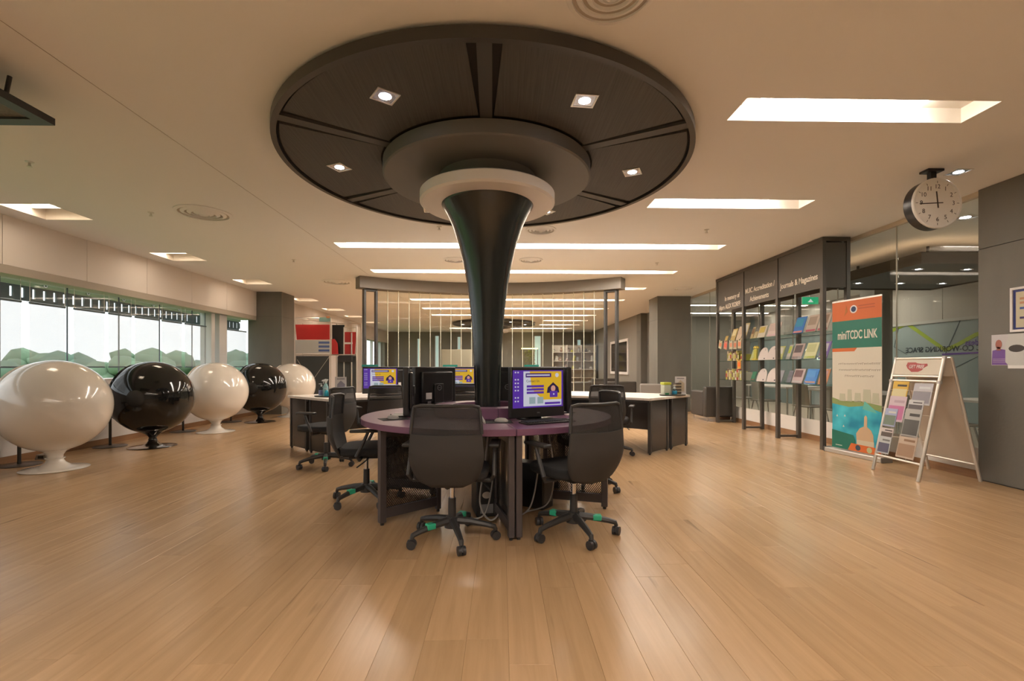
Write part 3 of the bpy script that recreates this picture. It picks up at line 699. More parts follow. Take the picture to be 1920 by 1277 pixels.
# ================================================================== PURPLE DESKS AROUND THE COLUMN
PURP = mat('purple_laminate', (0.19, 0.085, 0.155), 0.33, noise=((4, 4, 4), 0.08))
PPOST = mat('plum_grey_post', (0.075, 0.062, 0.062), 0.4)
PERF = perforated('expanded_mesh', (0.03, 0.026, 0.024), (0.016, 0.022), 0.36)
ZT = 0.745
def leg_panel(parent, ang, r0, r1, side, mt_post, mt_mesh, z1=ZT - 0.045, mesh_z=(0.12, 0.64)):
    a = math.radians(ang)
    M = Matrix.Rotation(a, 4, 'Z') @ Matrix.Translation((0, side * 0.026, 0))
    p = MB().box(r1 - 0.05, r1, -0.021, 0.021, 0.02, z1).build('leg_post', mt_post, parent, bevel=0.004); p.matrix_local = M
    q = MB().box(r0, r0 + 0.04, -0.016, 0.016, 0.02, z1).build('leg_post', mt_post, parent, bevel=0.004); q.matrix_local = M
    for za, zb in ((0.05, mesh_z[0]), (mesh_z[1], z1)):
        q = MB().box(r0 + 0.04, r1 - 0.05, -0.014, 0.014, za, zb).build('panel_rail', mt_post, parent); q.matrix_local = M
    q = MB().box(r0 + 0.04, r1 - 0.05, -0.0015, 0.0015, mesh_z[0], mesh_z[1]).build('panel_mesh', mt_mesh, parent); q.matrix_local = M
    for r in (r0 + 0.02, r1 - 0.025):
        f = MB().cyl((r, 0, 0), (r, 0, 0.022), 0.013, n=10).build('levelling_foot', BLACK, parent, True); f.matrix_local = M
def purple_desk(a0, label):
    t = thing('purple_desk', label, 'desk', (CX, CY, 0), 0, 'purple desks around the column')
    MB().sector(0.30, 1.06, a0 + 0.15, a0 + 119.85, ZT - 0.045, ZT, 40).build('desktop', PURP, t, bevel=0.003)
    MB().sector(0.30, 0.46, a0 + 0.15, a0 + 119.85, ZT, ZT + 0.085, 30).build('cable_riser', PURP, t, bevel=0.003)
    leg_panel(t, a0, 0.50, 1.035, 1, PPOST, PERF); leg_panel(t, a0 + 60, 0.50, 1.035, 0, PPOST, PERF); leg_panel(t, a0 + 120, 0.50, 1.035, -1, PPOST, PERF)
    return t
purple_desk(162, 'purple curved desk with the chair square to the room, towards the window')
purple_desk(282, 'purple curved desk carrying the lit monitor, towards the display shelves')
purple_desk(42, 'purple curved desk on the far side of the column, facing the white desks')

# ================================================================== WHITE CURVED DESKS
WTOP = mat('white_woodgrain_top', (0.72, 0.66, 0.60), 0.4, noise=((3, 30, 3), 0.16))
DPAN = mat('glossy_dark_panel', (0.055, 0.048, 0.044), 0.2)
def white_desk(a0, a1, r0, r1, label, ends):
    t = thing('white_desk', label, 'desk', (CX, CY, 0), 0, 'white curved desks')
    MB().sector(r0, r1, a0 + 0.05, a1 - 0.05, ZT - 0.032, ZT, 24).build('desktop', WTOP, t, bevel=0.003)
    MB().sector(r0 + 0.01, r0 + 0.03, a0 + 0.4, a1 - 0.4, ZT - 0.06, ZT - 0.032, 24).build('front_rail', DKGREY, t)
    MB().sector(r0 + 0.25, r0 + 0.27, a0 + 1.2, a1 - 1.2, 0.30, ZT - 0.034, 24).build('modesty_panel', DPAN, t)
    for a, s in ((a0, 1), (a1, -1)):
        M = Matrix.Rotation(math.radians(a), 4, 'Z') @ Matrix.Translation((0, s * 0.045, 0))
        for ra in (r0 + 0.05, r1 - 0.07):
            q = MB().box(ra, ra + 0.04, -0.02, 0.02, 0.02, ZT - 0.032).build('leg_post', DKGREY, t); q.matrix_local = M
        q = MB().box(r0 + 0.09, r1 - 0.07, -0.012, 0.012, 0.035, ZT - 0.034).build('end_panel', DPAN, t); q.matrix_local = M
        for r in (r0 + 0.07, r1 - 0.05):
            f = MB().cyl((r, 0, 0), (r, 0, 0.022), 0.014, n=10).build('levelling_foot', BLACK, t, True); f.matrix_local = M
    return t
RA = (2.82, 3.40, 3.98); AA = (43.5, 75, 106, 137.5)
nm = [['towards the display shelves', 'in the middle', 'towards the window'], ['on the chair side', 'on the partition side']]
for j in range(2):
    for i in range(3):
        white_desk(AA[i], AA[i + 1], RA[j], RA[j + 1], 'white-topped curved desk %s of the double row, %s' % (nm[0][i], nm[1][j]), 0)

# ================================================================== COMPUTERS
BEZ = mat('monitor_black', (0.018, 0.017, 0.016), 0.38)
def emis(name, c, s=0.9): return mat(name, (0.02, 0.02, 0.02), 0.3, emit=c, estr=s * 0.78)
E_P = emis('screen_purple', sr(92, 48, 170), 0.85); E_W = emis('screen_white', sr(222, 222, 235), 0.85); E_Y = emis('screen_yellow', sr(240, 190, 40), 0.85)
E_D = emis('screen_dark_purple', sr(75, 40, 130), 0.75); E_I = emis('screen_indigo', sr(45, 28, 75), 0.7); E_K = emis('screen_skin', sr(235, 170, 150), 0.8); E_G = emis('screen_grey', sr(165, 185, 190), 0.8)
TEAL = mat('teal_tab', (0.03, 0.36, 0.30), 0.5)
def screen_art(scr, W_, Hh, zc):
    Y = -0.0008
    def pl(nm_, poly, m, lay):
        return MB().plate(poly, -0.0275 + Y * lay, -0.0268 + Y * lay).build(nm_, m, scr)
    X = lambda u: -W_ / 2 + u * W_
    Z = lambda v: zc + Hh / 2 - v * Hh
    R = lambda u0, u1, v0, v1: [(X(u0), Z(v1)), (X(u1), Z(v1)), (X(u1), Z(v0)), (X(u0), Z(v0))]
    pl('poster_page', R(0.20, 0.965, 0.03, 0.96), E_W, 1)
    pl('poster_yellow', [(X(0.32), Z(0.03)), (X(0.965), Z(0.03)), (X(0.965), Z(0.80)), (X(0.58), Z(0.80)), (X(0.36), Z(0.5))][::-1], E_Y, 2)
    pl('poster_title_bar', R(0.24, 0.75, 0.08, 0.19), E_D, 3)
    for k in range(3): pl('poster_bar', R(0.26, 0.60, 0.40 + 0.085 * k, 0.46 + 0.085 * k), E_P, 3)
    pl('poster_bar', R(0.62, 0.94, 0.87, 0.93), E_P, 3)
    pl('poster_title_line', R(0.26, 0.72, 0.115, 0.15), E_W, 4)
    pl('poster_seal', disc2(X(0.87), Z(0.135), 0.017, 0.017, 16), E_W, 3)
    pl('figure_hood', [(X(0.79), Z(0.33)), (X(0.90), Z(0.47)), (X(0.92), Z(0.62)), (X(0.66), Z(0.62)), (X(0.68), Z(0.47))][::-1], E_I, 3)
    pl('figure_face', disc2(X(0.79), Z(0.50), 0.022, 0.024, 16), E_K, 4)
    pl('figure_laptop', R(0.72, 0.88, 0.57, 0.74), E_P, 5)
    pl('laptop_mark', disc2(X(0.80), Z(0.655), 0.007, 0.007, 10), E_W, 6)
    for u in (0.31, 0.47): pl('poster_box', R(u, u + 0.12, 0.72, 0.90), E_G, 3)
    ic = MB()
    for k in range(9):
        for u in (0.035, 0.085):
            if (k * 7 + int(u * 100)) % 5: ic.plate(R(u, u + 0.025, 0.04 + 0.095 * k, 0.075 + 0.095 * k), -0.0285, -0.0275)
    ic.build('desktop_icons', E_W, scr)
    tx = text('poster_heading', 'Contact Us', 0.026, E_I, scr, (X(0.25), -0.0305, Z(0.29)), align='LEFT', ext=0.0002)
def make_monitor(label, lit, teal, group='black desktop computers'):
    t = thing('all_in_one_computer', label, 'computer', (0, 0, 0), 0, group)
    W_, Hh, z0 = 0.505, 0.388, 0.022
    zc = z0 + Hh - 0.175
    MB().box(-W_ / 2, W_ / 2, -0.025, 0.018, z0, z0 + Hh).build('housing', BEZ, t, bevel=0.008)
    b = MB().box(-0.19, 0.19, 0.018, 0.05, z0 + 0.05, z0 + Hh - 0.045).build('back_cover', BEZ, t, bevel=0.012)
    MB().box(-0.10, 0.10, 0.050, 0.053, z0 + Hh - 0.07, z0 + Hh - 0.062).build('vent_slot', BLACK, b)
    MB().box(-0.055, 0.055, 0.05, 0.066, z0 + 0.0, z0 + 0.23).build('stand_neck', BEZ, t, bevel=0.006)
    lg = MB().lathe([(0.021, 0), (0.021, 0.002), (0.026, 0.002), (0.026, 0)], 28, close=True).build('ring_emblem', mat('emblem_grey', (0.4, 0.4, 0.4), 0.3, 0.7), t, True)
    lg.matrix_local = Matrix.Translation((0, 0.069, z0 + 0.19)) @ Matrix.Rotation(PI / 2, 4, 'X')
    text('emblem_lettering', 'DELL', 0.013, MATS['emblem_grey'], t, (0, 0.068, z0 + 0.19), rot=(PI / 2, 0, PI), align='CENTER', ext=0.0005)
    MB().box(-0.06, 0.06, 0.02, 0.08, 0.0, z0 + 0.05).build('stand_column', BEZ, t, bevel=0.006)
    MB().box(-0.12, 0.12, -0.11, 0.11, 0.0, 0.012).build('stand_base', BEZ, t, bevel=0.004)
    MB().box(0.08, 0.15, 0.0505, 0.0515, z0 + 0.085, z0 + 0.145).build('label_sticker', PAPER, t)
    for k in range(3): MB().box(0.09 + 0.0 * k, 0.13, 0.05, 0.053, z0 + 0.055 - 0.013 * k, z0 + 0.063 - 0.013 * k).build('port', ALU, t)
    text('front_lettering', 'DELL', 0.014, MATS['emblem_grey'], t, (0, -0.0262, z0 + 0.035), align='CENTER', ext=0.0005)
    if lit:
        s = MB().box(-W_ / 2 + 0.018, W_ / 2 - 0.018, -0.0268, -0.0245, zc - 0.137, zc + 0.150).build('screen', E_P, t)
        screen_art(s, W_ - 0.036, 0.287, zc + 0.0065)
    else:
        MB().box(-W_ / 2 + 0.018, W_ / 2 - 0.018, -0.0268, -0.0245, zc - 0.137, zc + 0.150).build('screen', mat('screen_off', (0.01, 0.01, 0.012), 0.1), t)
    if teal: MB().box(-W_ / 2 - 0.005, -W_ / 2 + 0.22, -0.012, -0.008, z0 + Hh - 0.01, z0 + Hh + 0.03).build('teal_tab', TEAL, t)
    return t
def place(o, ang, r, face): x, y = ang_pos(ang, r); o.location = (x, y, ZT); o.rotation_euler = (0, 0, math.radians(face + 90)); return o
ma = place(make_monitor('lit all-in-one computer on the purple desk, its purple and yellow screen facing the room', True, False), 310.5, 0.61, 300)
mb_ = place(make_monitor('all-in-one computer on the purple desk with its emblem back to the room', False, False), 140, 0.68, 138)
mc = dup(mb_, (0, 0, 0), 0, 'all-in-one computer on the purple desk facing the window, seen edge-on'); place(mc, 192, 0.69, 190)
md = dup(mb_, (0, 0, 0), 0, 'all-in-one computer on the purple desk, mostly hidden behind the column'); place(md, 72, 0.62, 80)
me_ = dup(mb_, (0, 0, 0), 0, 'all-in-one computer on the purple desk behind the lit one, facing the display shelves'); place(me_, 12, 0.66, 12)
mt1 = place(make_monitor('lit computer with teal tab on the white desk, nearest the spray bottles', True, True), 120.5, 3.22, 285)
mt2 = dup(mt1, (0, 0, 0), 0, 'lit computer with teal tab on the white desk, cut off by the column'); place(mt2, 99.3, 3.26, 276)
mt3 = dup(mt1, (0, 0, 0), 0, 'computer with teal tab on the white desk, hidden behind the purple desk monitor'); place(mt3, 77, 3.26, 262)
mo = dup(mb_, (0, 0, 0), 0, 'all-in-one computer on the white desk turned to the glass partition'); place(mo, 112.5, 3.60, 110)
def mouse(x, y, rz, label):
    t = thing('computer_mouse', label, 'mouse', (x, y, ZT + 0.004), rz, 'computer mice')
    P = [(0.0, 0.0)]
    mm = MB().lathe([(0.0, 0.0), (0.031, 0.0), (0.033, 0.008), (0.030, 0.018), (0.020, 0.027), (0, 0.031)], 20).build('body', mat('mouse_grey', (0.42, 0.40, 0.38), 0.4), t, True, ang=60); mm.scale = (1, 1.65, 1)
    MB().cyl((-0.003, 0.025, 0.029), (0.003, 0.025, 0.029), 0.006, n=10).build('scroll_wheel', BLACK, t)
def mpad(x, y, rz, label):
    t = tag(MB().box(-0.11, 0.11, -0.09, 0.09, 0, 0.003).build('mouse_pad', mat('pad_black', (0.015, 0.013, 0.013), 0.8), bevel=0.001), label, 'mouse pad'); t.location = (x, y, ZT); t.rotation_euler = (0, 0, rz)
mpad(-0.84, 3.76, 0.5, 'black mouse pad on the window end of the purple desk'); mouse(-0.85, 3.76, 1.0, 'grey mouse on the pad before the edge-on computer')
mpad(-0.03, 3.55, 0.1, 'black mouse pad on the purple desk in front of the column'); mouse(0.0, 3.53, 1.2, 'grey mouse on the pad in front of the column')
kb = thing('keyboard', 'black keyboard under the lit monitor on the purple desk', 'keyboard', (0.34, 3.50, ZT), math.radians(28))
MB().box(-0.21, 0.21, -0.065, 0.065, 0.0, 0.014).build('case', BEZ, kb, bevel=0.004)
kme = MB().box(-0.0085, 0.0085, -0.0085, 0.0085, 0.014, 0.020).mesh('key', BLACK)
for r in range(5):
    for c in range(19):
        o = bpy.data.objects.new('key', kme); COL.objects.link(o); o.parent = kb; o.location = (-0.19 + c * 0.021, -0.045 + r * 0.022, 0)
for i, (a, r) in enumerate(((119, 2.98), (98.5, 2.99), (113, 3.83))):
    x, y = ang_pos(a, r); k = thing('keyboard', ['black keyboard before the spray-bottle-side white desk computer', 'black keyboard before the column-hidden white desk computer', 'black keyboard on the partition side of the white desk'][i], 'keyboard', (x, y, ZT), math.radians(a - 90))
    MB().box(-0.2, 0.2, -0.06, 0.06, 0, 0.014).build('case', BEZ, k, bevel=0.004); MB().box(-0.19, 0.19, -0.05, 0.05, 0.014, 0.019).build('key_bed', BLACK, k)
x, y = ang_pos(114.5, 2.98); mouse(x, y, 0.3, 'grey mouse on the white desk beside the keyboard')
# cables and boxes under and on the purple desk
WC = mat('grey_cable', (0.36, 0.34, 0.32), 0.5)
def cable(pts, r, label, m=WC): return tag(MB().tube(spline(pts), r, 6).build('cable', m, None, True), label, 'cable', 'cables at the purple desk')
def spline(pts, n=8):
    P = [Vector(p) for p in pts]; out = []
    for i in range(len(P) - 1):
        a, b, c, d = P[max(i - 1, 0)], P[i], P[i + 1], P[min(i + 2, len(P) - 1)]
        for k in range(n):
            t = k / n; out.append(0.5 * ((2 * b) + (c - a) * t + (2 * a - 5 * b + 4 * c - d) * t * t + (3 * b - a - 3 * c + d) * t ** 3))
    return out + [P[-1]]
cable([(-0.20, 3.66, ZT + 0.09), (-0.17, 3.58, ZT + 0.07), (-0.13, 3.50, ZT + 0.015), (-0.12, 3.42, ZT + 0.009)], 0.009, 'thick pale cable dropping onto the purple desk before the column')
cable([(-0.10, 3.72, 0.69), (-0.12, 3.62, 0.45), (-0.16, 3.55, 0.15), (-0.08, 3.5, 0.03), (0.0, 3.55, 0.12), (-0.02, 3.66, 0.4), (0.0, 3.75, 0.69)], 0.007, 'pale cable loop hanging under the purple desk beside the power box')
cable([(-0.05, 3.78, 0.69), (-0.06, 3.66, 0.35), (-0.12, 3.58, 0.06), (-0.26, 3.60, 0.01), (-0.37, 3.70, 0.012)], 0.006, 'pale cable trailing on the floor under the purple desk')
cable([(0.30, 3.7, 0.69), (0.28, 3.6, 0.4), (0.22, 3.55, 0.12), (0.12, 3.62, 0.012), (0.2, 3.75, 0.012), (0.36, 3.68, 0.10), (0.40, 3.62, 0.35), (0.36, 3.7, 0.69)], 0.006, 'grey cable loop under the desk half with the lit monitor')
ub = thing('power_box', 'black backup power box standing under the purple desk', 'power supply', (-0.14, 3.80, 0), 0.2)
MB().box(-0.08, 0.08, -0.14, 0.14, 0.0, 0.28).build('case', BLACK, ub, bevel=0.01)
MB().plate(disc2(0.0, 0.17, 0.035, 0.026, 20), -0.143, -0.14).build('badge', ALU, ub)
MB().box(-0.05, 0.05, -0.142, -0.14, 0.03, 0.10).build('socket_panel', mat('socket_grey', (0.25, 0.25, 0.25), 0.5), ub)
ub = thing('computer_tower', 'dark computer tower under the desk half with the lit monitor', 'computer', (0.24, 3.99, 0), 0.9)
MB().box(-0.08, 0.08, -0.18, 0.18, 0, 0.36).build('case', BEZ, ub, bevel=0.008); MB().box(-0.06, 0.06, -0.183, -0.18, 0.05, 0.33).build('front_bezel', mat('tower_front', (0.09, 0.09, 0.09), 0.4), ub)
pc = thing('drawer_pedestal', 'dark pedestal cabinet under the white desk near the drawn-up chair', 'cabinet', (*ang_pos(65, 2.93), 0), math.radians(65 - 90))
MB().box(-0.2, 0.2, -0.13, 0.13, 0.03, 0.6).build('body', DPAN, pc, bevel=0.004)
for k in range(3): q = MB().box(-0.19, 0.19, -0.145, -0.13, 0.05 + 0.18 * k, 0.22 + 0.18 * k).build('drawer', DPAN, pc); MB().box(-0.05, 0.05, -0.155, -0.145, 0.13 + 0.18 * k, 0.14 + 0.18 * k).build('handle', ALU, q)

# ================================================================== CURVED GLASS PARTITION
PCX, PCY, PR = -0.205, 5.55, 4.88
HEADM = mat('header_grey', (0.20, 0.175, 0.15), 0.6)
EDGE = mat('glass_edge', (0.72, 0.74, 0.60), 0.3)
TH = 31.2
pav = thing('glass_partition', 'curved partition of narrow glass panes under a grey header band', 'partition', (PCX, PCY, 0))
MB().sector(PR - 0.16, PR + 0.12, 90 - TH - 2.2, 90 + TH + 2.2, 2.73, CZ, 48).build('header_band', HEADM, pav)
NP = 22
a0, da = 90 - TH + 2.4, (2 * TH - 4.8) / NP
pm = MB().sector(PR - 0.006, PR + 0.006, 0.06, da - 0.06, 0.03, 2.73, 2).mesh('glass_pane', GLASS)
em = MB().sector(PR - 0.012, PR + 0.012, -0.055, 0.055, 0.03, 2.73, 1).mesh('pane_edge', EDGE)
for k in range(NP + 1):
    if k < NP:
        o = bpy.data.objects.new('glass_pane', pm); COL.objects.link(o); o.parent = pav; o.rotation_euler = (0, 0, math.radians(a0 + da * k))
    e = bpy.data.objects.new('pane_edge', em); COL.objects.link(e); e.parent = pav; e.rotation_euler = (0, 0, math.radians(a0 + da * k))
MB().sector(PR - 0.03, PR + 0.03, a0, a0 + NP * da, 0, 0.03, 32).build('floor_channel', ALU, pav)
for s in (-1, 1):
    for th in (TH - 2.2, TH + 0.6):
        a = math.radians(90 - s * th); x, y = PR * math.cos(a), PR * math.sin(a)
        q = MB().box(-0.02, 0.02, -0.07, 0.07, 0, 2.73).build('end_post', DKGREY, pav); q.location = (x, y, 0); q.rotation_euler = (0, 0, a - PI / 2)
    a1, a2 = sorted((90 - s * (TH - 2.2), 90 - s * (TH + 0.6)))
    MB().sector(PR - 0.07, PR + 0.07, a1, a2, 2.69, 2.73, 3).build('end_rail', DKGREY, pav)
    MB().sector(PR - 0.07, PR + 0.07, a1, a2, 0.0, 0.04, 3).build('end_rail', DKGREY, pav)

# ================================================================== DISPLAY SHELVES ON THE RIGHT
DX0, DX1 = 4.45, 4.84
YP = [6.52, 7.60, 8.68, 9.74]               # bay posts
ds = thing('display_shelving', 'tall dark steel display shelving with three glass-shelved bays and lettered header', 'shelving', (0, 0, 0))
HB = mat('header_board', (0.085, 0.076, 0.064), 0.5)
for k, y in enumerate(YP):
    for x0, x1 in ((DX0, DX0 + 0.05), (DX1 - 0.05, DX1)):
        box(x0, x1, y - 0.03, y + 0.03, 0, 2.90).build('post', STEEL, ds)
    box(DX0 + 0.05, DX1 - 0.05, y - 0.02, y + 0.02, 0.02, 0.055).build('foot_bar', STEEL, ds)
    if k == 0: box(DX0 + 0.05, DX1 - 0.05, y - 0.02, y + 0.02, 2.26, 2.88).build('end_board', HB, ds)
box(DX0 - 0.005, DX1, YP[0] - 0.03, YP[3] + 0.03, 2.90, 2.955).build('top_rail', STEEL, ds)
LET = mat('header_lettering', (0.80, 0.72, 0.62), 0.5)
SHZ = (0.90, 1.27, 1.66)
for k in range(3):
    b = box(DX0 + 0.012, DX0 + 0.035, YP[k] + 0.03, YP[k + 1] - 0.03, 2.26, 2.90).build('header_board', HB, ds)
    box(DX0 + 0.30, DX0 + 0.312, YP[k] + 0.03, YP[k + 1] - 0.03, 2.26, 2.90).build('header_board', HB, ds)
    for z in SHZ: box(DX0 + 0.0, DX1 - 0.05, YP[k] + 0.031, YP[k + 1] - 0.031, z - 0.012, z).build('glass_shelf', glass('shelf_glass', (0.80, 0.90, 0.86)), ds)
rz = -PI / 2
def lett(s, y, z, size, sx=1.0): text('header_lettering', s, size, LET, ds, (DX0 + 0.0105, y, z), rot=(PI / 2, 0, rz), align='CENTER', ext=0.0015, sx=sx, offset=0.002)
lett('Journals & Magazines', (YP[0] + YP[1]) / 2, 2.43, 0.125, 0.85)
lett('MUIC Accreditation /', (YP[1] + YP[2]) / 2, 2.52, 0.125, 0.85); lett('Achievements', (YP[1] + YP[2]) / 2, 2.36, 0.125, 0.85)
lett('In memory of', (YP[2] + YP[3]) / 2 - 0.1, 2.50, 0.125, 0.85); lett('Ajarn ALEX KORFF', (YP[2] + YP[3]) / 2, 2.34, 0.125, 0.85)
def rgbm(c, rough=0.5): return mat('print_%d_%d_%d' % c, tuple(a * k for a, k in zip(sr(*c), (0.72, 0.80, 0.86))), rough)
def publication(y, z, w, h, c, label, cat='magazine', tilt=18, c2=None, c3=None, th=0.006, x=None, kind='cover'):
    t = thing('magazine' if cat == 'magazine' else cat.replace(' ', '_'), label, cat, (x if x else DX0 + 0.10, y, z), rz, 'things on the display shelves')
    M = Matrix.Rotation(math.radians(-tilt), 4, 'X')
    q = MB().box(-w / 2, w / 2, 0, th, 0, h).build('cover', rgbm(c), t); q.matrix_local = M
    if c2: q = MB().box(-w * 0.42, w * 0.30, -0.0012, 0, h * 0.42, h * 0.90).build('cover_picture', rgbm(c2), t); q.matrix_local = M
    if c3: q = MB().box(-w * 0.44, w * 0.42, -0.0012, 0, h * 0.06, h * 0.16).build('title_band', rgbm(c3), t); q.matrix_local = M
    return t
def holder(y0, y1, z, h, label):
    t = thing('acrylic_stand', label, 'acrylic stand', (DX0 + 0.06, (y0 + y1) / 2, z), rz, 'acrylic stands on the display shelves')
    w = (y1 - y0)
    q = MB().box(-w / 2, w / 2, 0.052, 0.056, 0, h).build('back_sheet', ACRYL, t); q.matrix_local = Matrix.Rotation(math.radians(-18), 4, 'X')
    MB().box(-w / 2, w / 2, 0.0, 0.004, 0, 0.045).build('front_lip', ACRYL, t); MB().box(-w / 2, w / 2, 0.004, 0.056, 0, 0.004).build('base_sheet', ACRYL, t)
B3, B2, B1 = YP[0], YP[1], YP[2]
S1, S2, S3 = SHZ
for z, nm_ in ((S1, 'lowest'), (S2, 'middle'), (S3, 'top')):
    holder(B3 + 0.08, B3 + 0.98, z, 0.27, 'clear acrylic magazine stand on the %s shelf under Journals' % nm_)
pubs = [
 (B3 + 0.14, S3, .24, .27, (196, 170, 150), 'pale brown landscape magazine on the top shelf under Journals, by the corner post', (150, 120, 95), (190, 60, 80)),
 (B3 + 0.40, S3, .26, .27, (188, 160, 140), 'tan magazine with a red base band on the top shelf under Journals', (150, 125, 105), (200, 60, 90)),
 (B3 + 0.70, S3, .26, .27, (30, 105, 175), 'bright blue magazine on the top shelf under Journals', (20, 130, 160), (225, 130, 120)),
 (B3 + 0.13, S2, .20, .25, (120, 90, 160), 'purple and white magazine on the middle shelf under Journals', (200, 185, 190), (190, 190, 110)),
 (B3 + 0.42, S2, .28, .25, (205, 195, 140), 'cream magazine with a lime base band on the middle shelf', (185, 178, 120), (175, 175, 40)),
 (B3 + 0.73, S2, .26, .25, (180, 150, 140), 'magazine with a grid of dark photos on the middle shelf', (80, 60, 60), (150, 120, 115)),
 (B3 + 0.95, S2, .10, .24, (195, 180, 165), 'narrow white magazine with a lime spot beside the middle journals post', (180, 190, 60), None),
 (B3 + 0.14, S1, .20, .23, (215, 140, 90), 'orange and pink magazine on the lowest journals shelf', (200, 150, 140), (220, 130, 60)),
 (B3 + 0.41, S1, .28, .23, (35, 120, 195), 'blue brochure with an orange corner on the lowest journals shelf', (60, 140, 205), (210, 140, 100)),
 (B3 + 0.72, S1, .28, .23, (190, 160, 155), 'pinkish magazine with faces on the lowest journals shelf', (110, 70, 70), (205, 185, 180)),
 (B3 + 0.93, S1, .12, .20, (130, 125, 130), 'slim grey leaflet at the end of the lowest journals shelf', (115, 110, 118), None),
 (B2 + 0.30, S3, .38, .24, (205, 175, 160), 'large pale pink certificate on the top accreditation shelf', (195, 165, 150), (205, 160, 160)),
 (B2 + 0.66, S3, .26, .22, (200, 180, 155), 'white sheet with a gold disc on the top accreditation shelf', (190, 160, 60), None),
 (B2 + 0.85, S3, .12, .13, (180, 155, 110), 'small tan plaque on the top accreditation shelf', None, None),
 (B2 + 0.97, S3, .10, .22, (200, 170, 120), 'narrow gold-edged plaque by the far accreditation post', (120, 85, 50), None),
 (B2 + 0.10, S2, .16, .23, (190, 185, 110), 'white sheet with lime stripe on the middle accreditation shelf', (205, 195, 170), (170, 190, 50)),
 (B2 + 0.97, S2, .10, .20, (185, 180, 120), 'pale yellow booklet on the middle accreditation shelf', None, None),
 (B2 + 0.12, S1, .18, .20, (150, 145, 150), 'grey folded card on the lowest accreditation shelf', None, None),
 (B2 + 0.93, S1, .14, .17, (45, 120, 85), 'green booklet above a red stack on the lowest accreditation shelf', None, (120, 60, 45)),
 (B1 + 0.18, S3, .17, .33, (205, 180, 130), 'tall cream book with a white spine on the memorial top shelf', (215, 205, 190), None),
 (B1 + 0.38, S3, .20, .28, (195, 165, 135), 'tan book with a small red mark on the memorial top shelf', (190, 158, 128), None),
 (B1 + 0.60, S3, .20, .25, (185, 150, 80), 'golden patterned book on the memorial top shelf', (215, 195, 140), None),
 (B1 + 0.88, S3, .12, .12, (190, 155, 80), 'small gold box-like book on the memorial top shelf', None, None)]
for p in pubs:
    y, z, w, h, c, l, c2, c3 = p
    publication(y, z + 0.004, w * 0.93, h, c, l, 'magazine', 18, c2, c3)
def arch_card(y, z, w, h, label):
    t = thing('arched_card', label, 'display card', (DX0 + 0.12, y, z), rz, 'arched white cards')
    P = [(-w / 2, 0), (w / 2, 0)] + [(w / 2 * math.cos(a), h * (0.35 + 0.65 * math.sin(a))) for a in [PI * i / 14 for i in range(15)]]
    q = MB().plate(P, 0, 0.005).build('card', rgbm((212, 190, 178)), t); q.matrix_local = Matrix.Rotation(math.radians(-14), 4, 'X')
    q = MB().plate(disc2(w * 0.2, h * 0.12, 0.02, 0.012, 10), -0.0012, 0).build('ink_mark', rgbm((60, 50, 55)), t); q.matrix_local = Matrix.Rotation(math.radians(-14), 4, 'X')
    q = MB().plate(disc2(w * 0.12, h * 0.8, 0.006, 0.014, 10), -0.0012, 0).build('ink_mark', rgbm((120, 105, 110)), t); q.matrix_local = Matrix.Rotation(math.radians(-14), 4, 'X')
arch_card(B2 + 0.36, S2, 0.30, 0.24, 'arched white card on the middle accreditation shelf, by the lime-striped sheet'); arch_card(B2 + 0.64, S2, 0.28, 0.23, 'arched white card beside the yellow trophy on the middle shelf')
arch_card(B2 + 0.34, S1, 0.34, 0.24, 'arched white card by the grey folded card on the lowest shelf'); arch_card(B2 + 0.68, S1, 0.30, 0.23, 'arched white card by the green booklet on the lowest shelf')
t = thing('trophy', 'gold and lime trophy with a wide base on the middle accreditation shelf', 'trophy', (DX0 + 0.12, B2 + 0.86, S2), rz)
GOLD = mat('gold', (0.60, 0.48, 0.10), 0.35, 0.4)
MB().box(-0.07, 0.07, -0.03, 0.03, 0, 0.03).build('plinth', GOLD, t); MB().plate([(-0.05, 0.03), (0.05, 0.03), (0.07, 0.2), (-0.03, 0.2)], -0.012, 0.012).build('body', mat('trophy_lime', (0.42, 0.40, 0.08), 0.3), t)
for i in range(5): MB().lathe([(0, -0.022), (0.02, -0.01), (0.02, 0.01), (0, 0.022)], 10, (-0.03 + 0.03 * i, 0, 0.225 + 0.015 * (i % 2))).build('flower', GOLD, t, True)
# rows of small books and pinned cards in the memorial bay
cols = [(215, 195, 120), (200, 170, 140), (180, 60, 50), (220, 210, 190), (150, 140, 60), (205, 185, 100), (170, 130, 110), (225, 215, 170), (120, 90, 70), (200, 190, 80)]
cn = ['yellow', 'tan', 'red', 'ivory', 'olive', 'gold', 'rosy', 'cream', 'brown', 'lime']
def book(y, z, w, h, c, label, x=None, lean=0):
    t = thing('book', label, 'book', (DX0 + 0.07, y, z), rz, 'books in the memorial bay')
    M = Matrix.Rotation(math.radians(lean), 4, 'Y')
    q = MB().box(-w / 2, w / 2, 0, 0.13, 0, h).build('cover', rgbm(c), t); q.matrix_local = M
    q = MB().box(-w / 2 + 0.002, w / 2 - 0.002, 0.004, 0.127, 0.0, h + 0.002).build('pages', PAPER, t); q.matrix_local = M
    q = MB().box(-w / 2 - 0.0004, w / 2 + 0.0004, -0.0015, 0.0, h * 0.25, h * 0.7).build('spine_label', rgbm(cols[(cols.index(c) + 3) % 10]), t); q.matrix_local = M
for i in range(10):
    book(B1 + 0.22 + 0.062 * i, S1, 0.045, 0.17 + 0.02 * ((i * 7) % 3), cols[i], '%s spined book in the lowest row of the memorial bay' % cn[i])
for i in range(8):
    book(B1 + 0.30 + 0.06 * i, S2, 0.042, 0.15 + 0.02 * ((i * 5) % 3), cols[(i + 4) % 10], '%s spined book in the middle row of the memorial bay' % cn[(i + 4) % 10])
